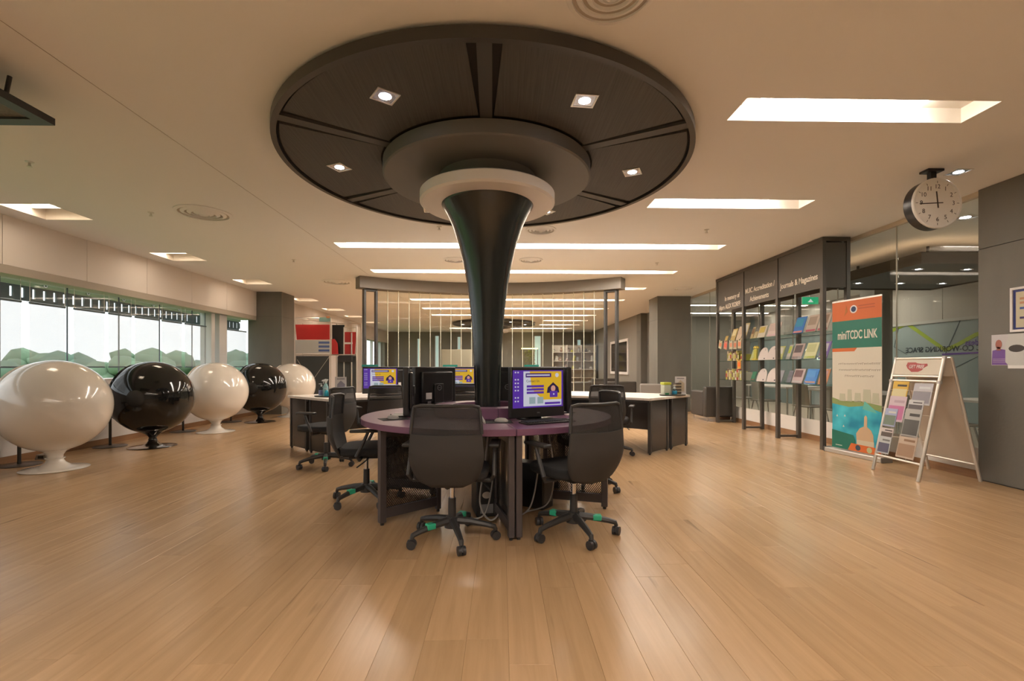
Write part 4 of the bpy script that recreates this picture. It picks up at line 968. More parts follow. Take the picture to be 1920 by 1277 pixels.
book(B1 + 0.10, S1, 0.14, 0.15, cols[3], 'ivory patterned box beside the lowest book row'); book(B1 + 0.14, S2, 0.14, 0.12, cols[9], 'lime box beside the middle book row')
pin = [(0.10, 1.62, (200, 175, 140), 'tan card clipped to the front of the top memorial shelf, nearest the accreditation bay'), (0.27, 1.61, (185, 165, 135), 'grey-brown card clipped under the top memorial shelf'), (0.44, 1.62, (190, 180, 150), 'ivory card clipped under the top memorial shelf'),
       (0.64, 1.62, (200, 130, 110), 'reddish card clipped under the top memorial shelf'), (0.86, 1.64, (195, 185, 150), 'pale green-white card clipped at the far end of the top memorial shelf'), (0.12, 1.24, (215, 150, 60), 'orange tilted card clipped under the middle memorial shelf')]
for dy, z, c, l in pin:
    t = thing('clipped_card', l, 'card', (DX0 - 0.003, B1 + dy, z + 0.045), rz, 'cards clipped to the memorial shelves')
    r = Matrix.Rotation(random.uniform(-0.3, 0.3), 4, 'Y')
    q = MB().box(-0.065, 0.065, -0.003, 0, -0.17, 0).build('card', rgbm(c), t); q.matrix_local = r
    q = MB().box(-0.045, 0.045, -0.0042, -0.003, -0.13, -0.05).build('card_picture', rgbm((min(c[0] + 25, 255), max(c[1] - 45, 0), max(c[2] - 50, 0))), t); q.matrix_local = r
    MB().box(-0.012, 0.012, -0.006, 0.012, -0.02, 0.004).build('clip', BLACK, t)

# ================================================================== ROLL-UP BANNER
ban = thing('roll_up_banner', 'tall roll-up banner, orange and teal at top with a blue picture below', 'banner', (4.56, 6.02, 0), math.atan2(-0.68, 0.10))
BWd = 0.36
BO, BT, BC_ = rgbm((226, 108, 44)), rgbm((30, 118, 96)), rgbm((232, 214, 190))
sheet = MB().box(-BWd, BWd, -0.002, 0.002, 0.07, 2.02).build('print_sheet', BC_, ban)
def bp(nm_, poly, m, lay=1): return MB().plate(poly, -0.002 - 0.0012 * lay, -0.002 - 0.0012 * (lay - 1)).build(nm_, m, sheet)
bp('orange_band', rect2(-BWd, BWd, 1.76, 2.02), BO); bp('teal_band', rect2(-BWd, BWd, 1.40, 1.76), BT)
bp('orange_underline', [(-BWd, 1.355), (-0.02, 1.355), (0.02, 1.40), (-BWd, 1.40)], BO)
bp('seal_ring', disc2(-0.03, 1.90, 0.052, 0.052), PAPER, 2); bp('seal', disc2(-0.03, 1.90, 0.036, 0.036), rgbm((30, 50, 90)), 3)
bp('leaf_mark', [(-0.17, 1.82), (-0.12, 1.88), (-0.14, 1.96)], rgbm((190, 110, 40)), 2)
for z in (1.935, 1.90): bp('small_print', rect2(0.04, 0.27, z - 0.006, z + 0.006), rgbm((190, 85, 35)), 2)
LW = rgbm((240, 222, 200))
text('banner_title', 'miniTCDC LINK', 0.155, LW, sheet, (-0.275, -0.0035, 1.565), align='LEFT', ext=0.0006, sx=0.535, offset=0.003)
GRY = rgbm((125, 110, 88))
for z, u0, u1 in ((1.20, -0.26, 0.36), (1.12, -0.25, 0.36), (1.04, -0.16, 0.28)):        # lines too small to read, as fine strokes
    m = MB(); u = u0
    while u < u1 - 0.02:
        w = random.uniform(0.012, 0.024); h = random.uniform(0.016, 0.024)
        m.plate(rect2(u, u + 0.004, z - 0.018, z - 0.018 + h), -0.0034, -0.002); m.plate(rect2(u, u + w, z - 0.022 + h, z - 0.018 + h), -0.0034, -0.002); u += w + 0.006
    q = m.build('body_text', GRY, sheet); q['kind'] = 'stuff'
SKY = bpy.data.materials.new('banner_blue'); SKY.use_nodes = True
nt = SKY.node_tree; b_ = nt.nodes['Principled BSDF']; tc = nt.nodes.new('ShaderNodeTexCoord'); nz = nt.nodes.new('ShaderNodeTexNoise'); nz.inputs['Scale'].default_value = 3.5
cr = nt.nodes.new('ShaderNodeValToRGB'); cr.color_ramp.elements[0].color = (*sr(0, 125, 155), 1); cr.color_ramp.elements[1].color = (*sr(70, 190, 205), 1); cr.color_ramp.elements[0].position = 0.35; cr.color_ramp.elements[1].position = 0.65
nt.links.new(tc.outputs['Object'], nz.inputs[0]); nt.links.new(nz.outputs['Fac'], cr.inputs[0]); nt.links.new(cr.outputs[0], b_.inputs['Base Color'])
bp('blue_picture', [(-BWd, 0.07), (BWd, 0.07), (BWd, 0.60), (0.12, 0.66), (-0.10, 0.63), (-BWd, 0.66)], SKY)
bp('island_green', [(-BWd, 0.66), (-0.10, 0.63), (0.12, 0.66), (BWd, 0.60), (BWd, 0.68), (0.05, 0.72), (-0.2, 0.70), (-BWd, 0.74)], rgbm((150, 160, 95)), 2)
for cx, w, h in ((-0.20, .10, .10), (-0.09, .07, .16), (0.03, .10, .12), (0.16, .12, .17), (0.28, .10, .13)): bp('island_building', [(cx - w / 2, 0.70), (cx + w / 2, 0.70), (cx + w / 2 * .8, 0.70 + h), (cx - w / 2 * .8, 0.70 + h)], rgbm((205, 195, 165)), 2)
bp('island_building', [(0.10, 0.62), (0.30, 0.58), (0.26, 0.63), (0.13, 0.72)], rgbm((110, 190, 170)), 3)
bp('hand_print', [(0.02, 0.12), (0.26, 0.12), (0.25, 0.30), (0.22, 0.36), (0.165, 0.40), (0.165, 0.52), (0.145, 0.545), (0.125, 0.52), (0.12, 0.40), (0.06, 0.37), (0.01, 0.30)], rgbm((222, 180, 140)), 3)
bp('cuff_print', [(0.02, 0.07), (0.27, 0.07), (0.26, 0.22), (0.02, 0.22)], rgbm((225, 205, 175)), 4)
bp('teal_corner', [(-BWd, 0.07), (0.0, 0.07), (0.0, 0.20), (-0.03, 0.27), (-BWd, 0.31)], BT, 5)
bp('orange_corner', [(-0.11, 0.07), (BWd, 0.07), (BWd, 0.155), (-0.06, 0.165)], BO, 6)
bp('badge', disc2(0.04, 0.118, 0.036, 0.036), rgbm((60, 80, 95)), 7); bp('badge', disc2(0.20, 0.112, 0.036, 0.036), rgbm((205, 205, 150)), 7)
bp('small_print', rect2(-0.30, -0.20, 0.105, 0.115), LW, 6)
for u, v in ((-0.16, 0.50), (-0.28, 0.49), (-0.18, 0.36)): bp('paper_plane', [(u - 0.014, v), (u + 0.014, v), (u, v + 0.028)], LW, 3)
MB().box(-0.42, 0.42, -0.075, 0.075, 0.0, 0.06).build('cassette', mat('cassette_silver', (0.55, 0.52, 0.48), 0.35, 0.5), ban, bevel=0.01)
for s in (-1, 1): MB().box(s * 0.42 - 0.008, s * 0.42 + 0.008, -0.08, 0.08, 0, 0.068).build('cassette_cap', mat('cap_grey', (0.16, 0.15, 0.14), 0.5), ban, bevel=0.006)
MB().box(-BWd, BWd, -0.006, 0.006, 2.015, 2.035).build('top_clamp', ALU, ban)
MB().cyl((0, 0.03, 0.06), (0, 0.01, 2.02), 0.009, n=8).build('pole', ALU, ban, True)

# ================================================================== BROCHURE A-FRAME
af = thing('brochure_stand', 'silver A-frame brochure stand with a GET FREE header before the glass wall', 'brochure stand', (4.48, 4.97, 0), rz)
AW = 0.29
TOPZ = 1.25
SIL = mat('satin_silver', (0.66, 0.62, 0.56), 0.3, 0.6)
TAN = mat('tan_board', (0.50, 0.42, 0.33), 0.55)
def fy(z): return -0.30 + 0.27 * z / TOPZ            # front sheet, local Y
def by(z): return 0.34 - 0.30 * z / TOPZ
for s in (-1, 1):
    MB().tube([(s * AW, fy(0), 0), (s * AW, fy(1.25), 1.25)], 0.017, 10).build('front_leg', SIL, af, True)
    MB().tube([(s * AW, by(0), 0), (s * AW, by(1.25), 1.25)], 0.015, 10).build('back_leg', SIL, af, True)
    MB().lathe([(0, 0), (0.02, 0), (0.02, 0.03), (0, 0.03)], 10, (s * AW, fy(1.25), 1.235)).build('corner_cap', ALU, af)
    MB().lathe([(0, 0), (0.024, 0), (0.024, 0.03), (0, 0.03)], 10, (s * AW, fy(1.0), 0.985)).build('corner_joint', ALU, af)
for z in (0.17, 1.005, 1.055, 1.245): MB().tube([(-AW, fy(z), z), (AW, fy(z), z)], 0.013, 8).build('cross_bar', SIL, af, True)
for z in (0.17, 1.245): MB().tube([(-AW, by(z), z), (AW, by(z), z)], 0.012, 8).build('back_cross_bar', SIL, af, True)
q = MB(); q.add([(-AW, by(0.18), 0.18), (AW, by(0.18), 0.18), (AW, by(1.23), 1.23), (-AW, by(1.23), 1.23), (-AW, by(0.18) - .006, 0.18), (AW, by(0.18) - .006, 0.18), (AW, by(1.23) - .006, 1.23), (-AW, by(1.23) - .006, 1.23)],
                [(0, 1, 2, 3), (7, 6, 5, 4), (0, 4, 5, 1), (1, 5, 6, 2), (2, 6, 7, 3), (3, 7, 4, 0)]); q.build('back_board', TAN, af)
for s in (-1, 1):
    x0 = s * (AW - 0.004)
    q = MB().add([(x0, fy(1.06) + .01, 1.06), (x0, by(1.06) - .01, 1.06), (x0, by(1.24) - .004, 1.24), (x0, fy(1.24) + .004, 1.24)] + [(x0 - s * .005, fy(1.06) + .01, 1.06), (x0 - s * .005, by(1.06) - .01, 1.06), (x0 - s * .005, by(1.24) - .004, 1.24), (x0 - s * .005, fy(1.24) + .004, 1.24)],
                 [(0, 1, 2, 3), (7, 6, 5, 4), (0, 4, 5, 1), (1, 5, 6, 2), (2, 6, 7, 3), (3, 7, 4, 0)]).build('header_side', TAN, af)
slope = math.atan2(0.27, TOPZ)
def on_front(z, y_off=0.0): return Matrix.Translation((0, fy(z) + y_off, z)) @ Matrix.Rotation(-slope, 4, 'X')
hd = MB().box(-AW + 0.01, AW - 0.01, -0.004, 0.0, 0, 0.165).build('header_sign', rgbm((225, 205, 180)), af); hd.matrix_local = on_front(1.07, -0.003)
P = [(-0.13, 0.10), (-0.12, 0.135), (-0.02, 0.135), (0.0, 0.125), (0.06, 0.118), (0.12, 0.12), (0.13, 0.10), (0.09, 0.075), (0.07, 0.05), (0.03, 0.032), (-0.05, 0.030), (-0.08, 0.05), (-0.11, 0.07)]
MB().plate(P[::-1], -0.0055, -0.004).build('red_splash', rgbm((178, 60, 56)), hd)
text('header_lettering', 'GET FREE', 0.052, rgbm((235, 205, 195)), hd, (0.0, -0.0062, 0.086), align='CENTER', ext=0.0005, sx=0.85, offset=0.001)
for s in (-0.13, 0.13): MB().tube([(s - 0.03, fy(0.18) - 0.004, 0.18), (s - 0.03, fy(1.0) - 0.004, 1.0)], 0.003, 6).build('wire', SIL, af, True)
for z in (0.40, 0.66, 0.90): MB().tube([(-AW, fy(z) - 0.012, z), (AW, fy(z) - 0.012, z)], 0.003, 6).build('wire_rail', SIL, af, True)
br = [(-0.14, 0.78, .20, .22, (225, 175, 60), (225, 205, 150), (60, 50, 40), 'yellow-topped leaflet in the top pocket of the A-frame'), (-0.13, 0.56, .22, .28, (215, 185, 190), (200, 110, 150), (190, 160, 165), 'pink flower brochure in the A-frame'),
      (-0.18, 0.50, .16, .20, (170, 170, 195), (120, 130, 110), (215, 205, 190), 'lilac brochure in the left A-frame pocket'), (0.14, 0.76, .22, .23, (200, 190, 190), (150, 140, 145), (225, 220, 215), 'pale grey brochure in the top right A-frame pocket'),
      (0.10, 0.68, .18, .13, (215, 205, 200), (100, 90, 90), (90, 80, 80), 'white and black leaflet below the pale grey brochure'), (0.10, 0.42, .20, .30, (185, 175, 165), (90, 85, 80), (70, 65, 60), 'black and white street photo brochure in the A-frame'),
      (-0.19, 0.36, .16, .12, (215, 195, 185), (95, 80, 70), (70, 60, 55), 'pale leaflet with a brown strip in the lower left pocket'), (-0.19, 0.20, .16, .19, (200, 195, 190), (90, 85, 105), (120, 115, 110), 'grey-violet leaflet in the bottom left A-frame pocket'), (0.10, 0.20, .22, .24, (205, 175, 150), (170, 130, 100), (150, 110, 80), 'tan photo brochure in the bottom right A-frame pocket')]
for i, (u, z, w, h, c, c2, c3, l) in enumerate(br):
    M = af.matrix_basis if False else (Matrix.Translation(af.location) @ Matrix.Rotation(rz, 4, 'Z') @ on_front(z, -0.012 - 0.005 * (i % 3)))
    t = tag(bpy.data.objects.new('brochure', None), l, 'brochure', 'brochures in the A-frame'); COL.objects.link(t); t.matrix_world = M; t.empty_display_size = .05
    MB().box(u - w / 2, u + w / 2, -0.002, 0.002, 0, h).build('cover', rgbm(c), t)
    MB().box(u - w * .46, u + w * .44, -0.0032, -0.002, h * 0.08, h * 0.62).build('cover_picture', rgbm(c2), t)
    MB().box(u - w * .2, u + w * .4, -0.0032, -0.002, h * 0.74, h * 0.84).build('title_band', rgbm(c3), t)

# ================================================================== NOTICES ON THE STONE WALL
def wallthing(name, label, cat, y, z, g=None): return thing(name, label, cat, (4.868, y, z), rz, g)
t = wallthing('notice_poster', 'white and purple notice with a man in a purple shirt on the stone wall', 'poster', 4.505, 1.17)
MB().box(-0.11, 0.11, -0.003, 0, 0, 0.30).build('sheet', rgbm((225, 210, 205)), t)
MB().plate([(-0.105, 0.005), (0.105, 0.005), (0.105, 0.10), (0.02, 0.15), (-0.03, 0.16), (-0.10, 0.145)], -0.0045, -0.003).build('purple_print', rgbm((130, 85, 160)), t)
MB().plate(disc2(-0.04, 0.205, 0.030, 0.045, 16), -0.006, -0.0045).build('head_print', rgbm((190, 110, 90)), t)
MB().plate([(-0.06, 0.145), (-0.02, 0.145), (-0.025, 0.18), (-0.055, 0.18)], -0.006, -0.0045).build('neck_print', rgbm((180, 105, 90)), t)
for z in (0.03, 0.045, 0.06): MB().box(-0.095, 0.05, -0.0055, -0.0045, z, z + 0.004).build('print_line', rgbm((220, 190, 210)), t)
t = wallthing('notice_card', 'white rounded notice with a dark oval print on the stone wall', 'poster', 4.36, 1.14)
MB().plate([(-0.12, 0.06), (-0.09, 0.03), (0.08, 0.03), (0.12, 0.06), (0.12, 0.33), (-0.09, 0.33), (-0.12, 0.22)], -0.009, -0.006).build('sheet', rgbm((225, 215, 205)), t)
MB().box(-0.10, 0.10, -0.006, 0, 0.0, 0.31).build('backing', PAPER, t)
MB().plate(disc2(-0.02, 0.19, 0.07, 0.035, 16), -0.0105, -0.009).build('dark_oval', rgbm((70, 60, 55)), t)
t = wallthing('framed_certificate', 'cream certificate in a dark blue frame on the stone wall', 'frame', 4.22, 1.485)
for a in ((-0.21, 0.21, 0, 0.022), (-0.21, 0.21, 0.398, 0.42)): MB().box(a[0], a[1], -0.02, 0, a[2], a[3]).build('frame_bar', PAPER, t)
for a, b in ((-0.21, -0.19), (0.19, 0.21)): MB().box(a, b, -0.02, 0, 0.022, 0.398).build('frame_bar', PAPER, t)
MB().box(-0.19, 0.19, -0.008, 0, 0.022, 0.398).build('blue_mount', rgbm((45, 55, 120)), t)
MB().box(-0.165, 0.165, -0.010, -0.008, 0.04, 0.375).build('certificate', rgbm((225, 205, 170)), t)
for z, c, x1 in ((0.30, (215, 150, 110), 0.1), (0.26, (215, 150, 110), 0.12), (0.21, (70, 100, 170), 0.1), (0.12, (70, 50, 110), 0.1)): MB().box(-0.13, x1, -0.0115, -0.010, z, z + 0.02).build('print_line', rgbm(c), t)

# ================================================================== TRAYS ON THE WHITE DESKS
def bottle(x, y, z, h, r, c, label, spray=False, cap=None, clear=False):
    t = thing('spray_bottle' if spray else 'bottle', label, 'bottle', (x, y, z), 0.6, 'bottles on the desk trays')
    m_ = glass('bottle_clear', (0.75, 0.85, 0.9)) if clear else rgbm(c, 0.35)
    MB().lathe([(0, 0), (r, 0), (r * 1.04, h * 0.04), (r, h * 0.55), (r * 0.55, h * 0.70), (r * 0.35, h * 0.76), (0, h * 0.76)], 20).build('body', m_, t, True, ang=50)
    MB().lathe([(r * 1.05, h * 0.12), (r * 1.06, h * 0.13), (r * 1.04, h * 0.45), (r * 1.03, h * 0.46)], 20, close=False).build('label_band', rgbm(c, 0.5), t, True)
    if spray:
        MB().plate([(-0.05, h * 0.86), (-0.05, h * 0.93), (0.0, h), (0.035, h * 0.97), (0.02, h * 0.88), (0.012, h * 0.76), (-0.012, h * 0.76), (-0.012, h * 0.86)], -0.011, 0.011).build('spray_head', rgbm(cap or (220, 215, 205)), t, bevel=0.003)
        MB().bar((-0.025, 0, h * 0.86), (-0.032, 0, h * 0.74), 0.008, 0.006).build('trigger', rgbm(cap or (220, 215, 205)), t)
    else:
        MB().lathe([(r * 0.36, h * 0.76), (r * 0.36, h * 0.86), (r * 0.12, h * 0.87), (r * 0.12, h * 0.96), (0, h * 0.96)], 12).build('pump', rgbm(cap or (225, 220, 215)), t, True)
        MB().bar((0.005, 0, h * 0.965), (-0.032, 0, h * 0.955), 0.012, 0.008).build('nozzle', rgbm(cap or (225, 220, 215)), t)
def sign_stand(x, y, z, face, label, c2):
    t = thing('sign_stand', label, 'sign stand', (x, y, z), math.radians(face + 90))
    MB().box(-0.075, 0.075, -0.035, 0.035, 0, 0.006).build('foot', PAPER, t)
    MB().box(-0.075, 0.075, -0.003, 0.003, 0.006, 0.25).build('sign_card', rgbm((222, 208, 200)), t)
    MB().plate([(-0.05, 0.05), (0.05, 0.03), (0.055, 0.15), (0.0, 0.20), (-0.045, 0.15)], -0.0045, -0.003).build('picture', rgbm(c2), t)
    MB().box(-0.05, 0.05, -0.0045, -0.003, 0.215, 0.23).build('print_line', rgbm((150, 140, 140)), t)
def tray(x, y, rz_, label):
    t = tag(MB().lathe([(0, 0), (0.20, 0), (0.215, 0.016), (0.21, 0.017), (0.195, 0.004), (0, 0.004)], 40).build('oval_tray', mat('tray_dark', (0.035, 0.03, 0.026), 0.35), None, True), label, 'tray')
    t.location = (x, y, ZT); t.rotation_euler = (0, 0, rz_); t.scale = (1, 0.62, 1)
lx, ly = -2.36, 6.55
tray(lx, ly, -0.35, 'dark oval tray holding spray bottles on the white desk end by the window')
z_ = ZT + 0.004
bottle(lx - 0.10, ly + 0.01, z_, 0.18, 0.034, (150, 150, 190), 'small lilac-labelled clear bottle on the window-side tray', clear=True)
bottle(lx - 0.03, ly - 0.02, z_, 0.24, 0.034, (160, 200, 195), 'white-headed spray bottle on the window-side tray', spray=True)
bottle(lx + 0.00, ly - 0.07, z_, 0.12, 0.028, (20, 170, 190), 'cyan sanitiser bottle on the window-side tray')
t = thing('tissue_box', 'tan tissue box on the window-side tray', 'tissue box', (lx + 0.10, ly - 0.05, z_), -0.3)
MB().box(-0.06, 0.06, -0.045, 0.045, 0, 0.09).build('carton', rgbm((178, 155, 120)), t, bevel=0.004); MB().plate([(-0.03, 0.09), (0.03, 0.09), (0.02, 0.12), (-0.01, 0.125)], -0.004, 0.004).build('tissue', PAPER, t)
sign_stand(lx + 0.15, ly + 0.05, ZT + 0.02, 290, 'white upright sign card with a grey picture on the window-side tray', (150, 140, 150))
rx, ry = 2.44, 6.72
tray(rx, ry, 0.35, 'dark oval tray of supplies on the white desk end by the display shelves')
t = thing('wipe_tub', 'clear tub of wipes with a lime lid on the shelf-side tray', 'tub', (rx - 0.10, ry + 0.0, z_), 0.2)
MB().box(-0.055, 0.055, -0.05, 0.05, 0, 0.15).build('tub', rgbm((205, 200, 175), 0.3), t, bevel=0.012); MB().box(-0.058, 0.058, -0.053, 0.053, 0.15, 0.185).build('lid', rgbm((185, 185, 50)), t, bevel=0.006)
MB().box(-0.04, 0.02, -0.0515, -0.05, 0.01, 0.035).build('green_label', rgbm((60, 140, 90)), t)
bottle(rx + 0.01, ry - 0.045, z_, 0.14, 0.034, (20, 135, 165), 'clear pump bottle with a blue label on the shelf-side tray', clear=True)
t = thing('card_stack', 'stack of dark and cream cards on the shelf-side tray', 'card stack', (rx + 0.07, ry + 0.01, z_), 0.3)
for k in range(8): MB().box(-0.045, 0.045, -0.03, 0.03, 0.022 * k, 0.022 * k + 0.021).build('card_pack', rgbm((85, 70, 60) if k % 2 else (190, 170, 140)), t)
sign_stand(rx + 0.13, ry + 0.05, ZT + 0.02, 255, 'white upright sign card with a warm picture on the shelf-side tray', (205, 180, 150))

# ================================================================== SOFT SEATING BEYOND THE DESKS
LEA = mat('dark_leather', (0.06, 0.052, 0.044), 0.45)
LGR = mat('light_grey_fabric', (0.24, 0.22, 0.20), 0.8)
def armchair(x, y, rz_, label, m_, w=0.8):
    t = thing('armchair', label, 'armchair', (x, y, 0), rz_, 'armchairs beyond the desks')
    MB().box(-w / 2 + 0.12, w / 2 - 0.12, -0.36, 0.26, 0.12, 0.42).build('seat_cushion', m_, t, bevel=0.03)
    MB().box(-w / 2, w / 2, 0.26, 0.40, 0.10, 0.74).build('backrest', m_, t, bevel=0.03)
    for s in (-1, 1): MB().box(s * w / 2 - (0.12 if s > 0 else 0), s * w / 2 + (0.12 if s < 0 else 0), -0.38, 0.26, 0.10, 0.64).build('armrest', m_, t, bevel=0.03)
    for s in (-1, 1):
        for q in (-0.34, 0.36): MB().cyl((s * (w / 2 - 0.06), q, 0), (s * (w / 2 - 0.06), q, 0.11), 0.014, n=8).build('leg', CHROME, t, True)
armchair(4.56, 10.22, PI, 'dark brown leather armchair at the far end of the display shelves', LEA, 0.62)
armchair(3.75, 12.9 - 1.2, PI * 0.9, 'light grey armchair before the concrete column', LGR, 0.6)
armchair(2.0, 13.2, PI, 'dark armchair behind the white desk, under the partition end post', LEA, 0.9)
armchair(3.3, 13.5, PI, 'dark armchair between partition end and concrete column', LEA, 0.9)
armchair(3.6, 16.9, PI, 'far dark armchair below the white-framed dark window', LEA, 0.9)

# ================================================================== TRUSS RIG BEHIND THE LEFT COLUMN
tr = thing('truss_rig', 'aluminium truss stand hung with red, white and black panels', 'exhibit', (-5.55, 13.35, 0))
RED = mat('rig_red', (0.50, 0.03, 0.03), 0.45); RW = mat('rig_white', (0.55, 0.58, 0.58), 0.5); RB = mat('rig_blue', (0.10, 0.16, 0.40), 0.5); RK = mat('rig_slate', (0.055, 0.065, 0.068), 0.5)
def tb(p0, p1, r=0.02): MB().cyl(p0, p1, r, n=8).build('truss_tube', ALU, tr, True)
for x, h in ((-0.17, 2.5), (0.80, 2.5), (1.17, 2.25), (1.38, 2.1), (1.52, 2.3)): tb((x, 0, 0), (x, 0, h))
for x in (-0.17, 0.80, 1.52): tb((x, 0.5, 0), (x, 0.5, 2.4))
for z in (2.5, 1.48): tb((-0.17, 0, z), (0.80, 0, z))
tb((0.80, 0, 1.48), (1.52, 0, 1.48)); tb((1.17, 0, 2.25), (1.52, 0, 2.25), 0.012); tb((-0.17, 0, 2.5), (0.8, 0.5, 2.4), 0.014); tb((0.15, 0, 0.55), (0.78, 0, 1.45), 0.012); tb((-0.12, 0, 1.35), (0.30, 0, 0.7), 0.012)
tb((0.80, 0.5, 2.4), (1.52, 0.5, 2.4), 0.014)
MB().plate([(-0.12, 1.90), (0.78, 1.90), (0.78, 2.32), (-0.16, 2.32)], -0.03, -0.015).build('red_panel', RED, tr)
MB().plate(rect2(-0.16, 0.78, 1.52, 1.89), -0.03, -0.015).build('white_panel', RW, tr)
for k in range(3): MB().plate(rect2(0.48, 0.78, 1.57 + 0.11 * k, 1.63 + 0.11 * k), -0.034, -0.03).build('blue_stripe', RB, tr)
MB().plate([(1.18, 1.50), (1.46, 1.50), (1.50, 2.12), (1.18, 2.12)], 0.03, 0.045).build('red_panel', RED, tr)
MB().plate([(0.84, 1.50), (1.02, 1.50), (1.00, 1.80), (0.92, 1.92), (0.84, 1.92)], -0.03, -0.015).build('red_panel', RED, tr)
MB().plate(rect2(0.82, 1.16, 1.50, 2.32), 0.06, 0.075).build('black_panel', BLACK, tr)
MB().plate(rect2(-0.15, 0.76, 0.05, 1.45), -0.01, 0.01).build('slate_panel', RK, tr); MB().plate(rect2(0.98, 1.50, 0.05, 1.45), 0.03, 0.045).build('slate_panel', RK, tr)
MB().box(1.06, 1.42, -0.12, 0.02, 1.28, 1.46).build('equipment_box', BLACK, tr, bevel=0.01)
MB().box(0.50, 0.80, -0.04, -0.01, 2.40, 2.52).build('teal_sign', mat('rig_teal', (0.20, 0.36, 0.34), 0.5), tr)
MB().box(0.70, 0.79, -0.05, -0.041, 2.50, 2.55).build('orange_tag', mat('rig_orange', (0.6, 0.25, 0.1), 0.5), tr)
MB().box(1.19, 1.40, -0.01, 0.02, 1.78, 1.83).build('white_arm', PAPER, tr)

# ================================================================== BEYOND THE GLASS PARTITION
SLOT = mat('slot_painted_daylight', (0.6, 0.75, 0.72), 0.3, emit=(0.62, 0.86, 0.84), estr=0.42)  # pane emits its own glow in place of daylight from outside
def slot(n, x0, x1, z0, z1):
    w = thing('window_%d' % n, 'tall narrow window with a glowing pane in the far end wall', None); struct(w)
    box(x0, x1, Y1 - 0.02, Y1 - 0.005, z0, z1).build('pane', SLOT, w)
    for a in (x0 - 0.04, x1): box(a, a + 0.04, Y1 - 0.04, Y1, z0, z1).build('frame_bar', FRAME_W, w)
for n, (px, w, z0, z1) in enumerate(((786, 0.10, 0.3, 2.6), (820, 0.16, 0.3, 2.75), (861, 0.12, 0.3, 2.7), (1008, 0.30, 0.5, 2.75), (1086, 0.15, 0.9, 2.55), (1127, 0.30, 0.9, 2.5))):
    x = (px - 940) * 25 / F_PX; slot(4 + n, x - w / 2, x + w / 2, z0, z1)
for k in range(9):                                      # tall grey panels of the end wall
    x0 = -5.6 + k * 0.60
    box(x0 + 0.012, x0 + 0.588, Y1 - 0.006, Y1 + 0.001, 0.1, 2.85).build('wall_panel', mat('end_panel_grey', (0.24, 0.235, 0.215), 0.6), we)
t = thing('display_board', 'pale beige free-standing board before the far end wall', 'board', (-2.2, 23.6, 0))
MB().box(-0.75, 0.75, -0.02, 0.02, 0.1, 2.0).build('board', mat('board_beige', (0.46, 0.42, 0.32), 0.6), t)
for s in (-1, 1): MB().box(s * 0.7 - 0.03, s * 0.7 + 0.03, -0.25, 0.25, 0, 0.1).build('foot', DKGREY, t)
# planted niche
pn = thing('planter', 'leafy yellow-green plants in a tall niche planter by the far wall', 'planter', (1.45, 24.5, 0))
MB().box(-0.4, 0.4, -0.2, 0.2, 0, 0.45).build('trough', DKGREY, pn, bevel=0.01)
lf = MB()
for k in range(420):
    z = random.uniform(0.4, 2.0); x = random.gauss(0, 0.16) * (1.4 - z * 0.3); y = random.uniform(-0.15, 0.1); a = random.uniform(0, 6.28); l = random.uniform(0.05, 0.12)
    d = Vector((math.cos(a), math.sin(a) * 0.5, random.uniform(-0.6, 0.5))).normalized() * l; n = Vector((-d.y, d.x, d.z * 0.3)) * 0.35
    p = Vector((x, y, z)); lf.add([p, p + d * 0.5 + n, p + d, p + d * 0.5 - n], [(0, 1, 2, 3)])
q = lf.build('foliage', mat('leaf_yellow_green', (0.28, 0.34, 0.03), 0.6), pn); q['kind'] = 'stuff'
MB().box(-0.42, 0.42, -0.15, 0.15, 2.05, 2.10).build('grow_lamp', mat('grow_lamp', (1, 1, 1), 0.5, emit=(1.0, 0.8, 0.3), estr=2.5), pn)
for s in (-1, 1): MB().box(s * 0.42 - 0.015, s * 0.42 + 0.015, -0.02, 0.02, 0, 2.1).build('post', DKGREY, pn)
# white shelving with display objects
ws = thing('white_shelving', 'white open shelving full of small pale objects seen through the glass', 'shelving', (3.55, 23.2, 0))
SW = mat('shelf_white', (0.62, 0.57, 0.50), 0.5)
for z in (0.1, 0.62, 1.03, 1.43, 1.86): MB().box(-1.05, 1.05, -0.17, 0.17, z - 0.03, z).build('shelf', SW, ws)
for x in (-1.05, -0.35, 0.35, 1.03): MB().box(x, x + 0.02, -0.15, 0.17, 0, 2.2).build('upright', SW, ws)
MB().box(-1.05, 1.05, 0.17, 0.19, 0, 2.2).build('back_panel', mat('shelf_back', (0.40, 0.35, 0.29), 0.6), ws)
pal = ((215, 200, 180), (200, 165, 150), (170, 160, 150), (225, 215, 205), (150, 110, 80), (205, 190, 60), (120, 110, 105))
pn_ = ['white', 'pinkish', 'grey', 'ivory', 'brown', 'yellow', 'dark grey']
i = 0
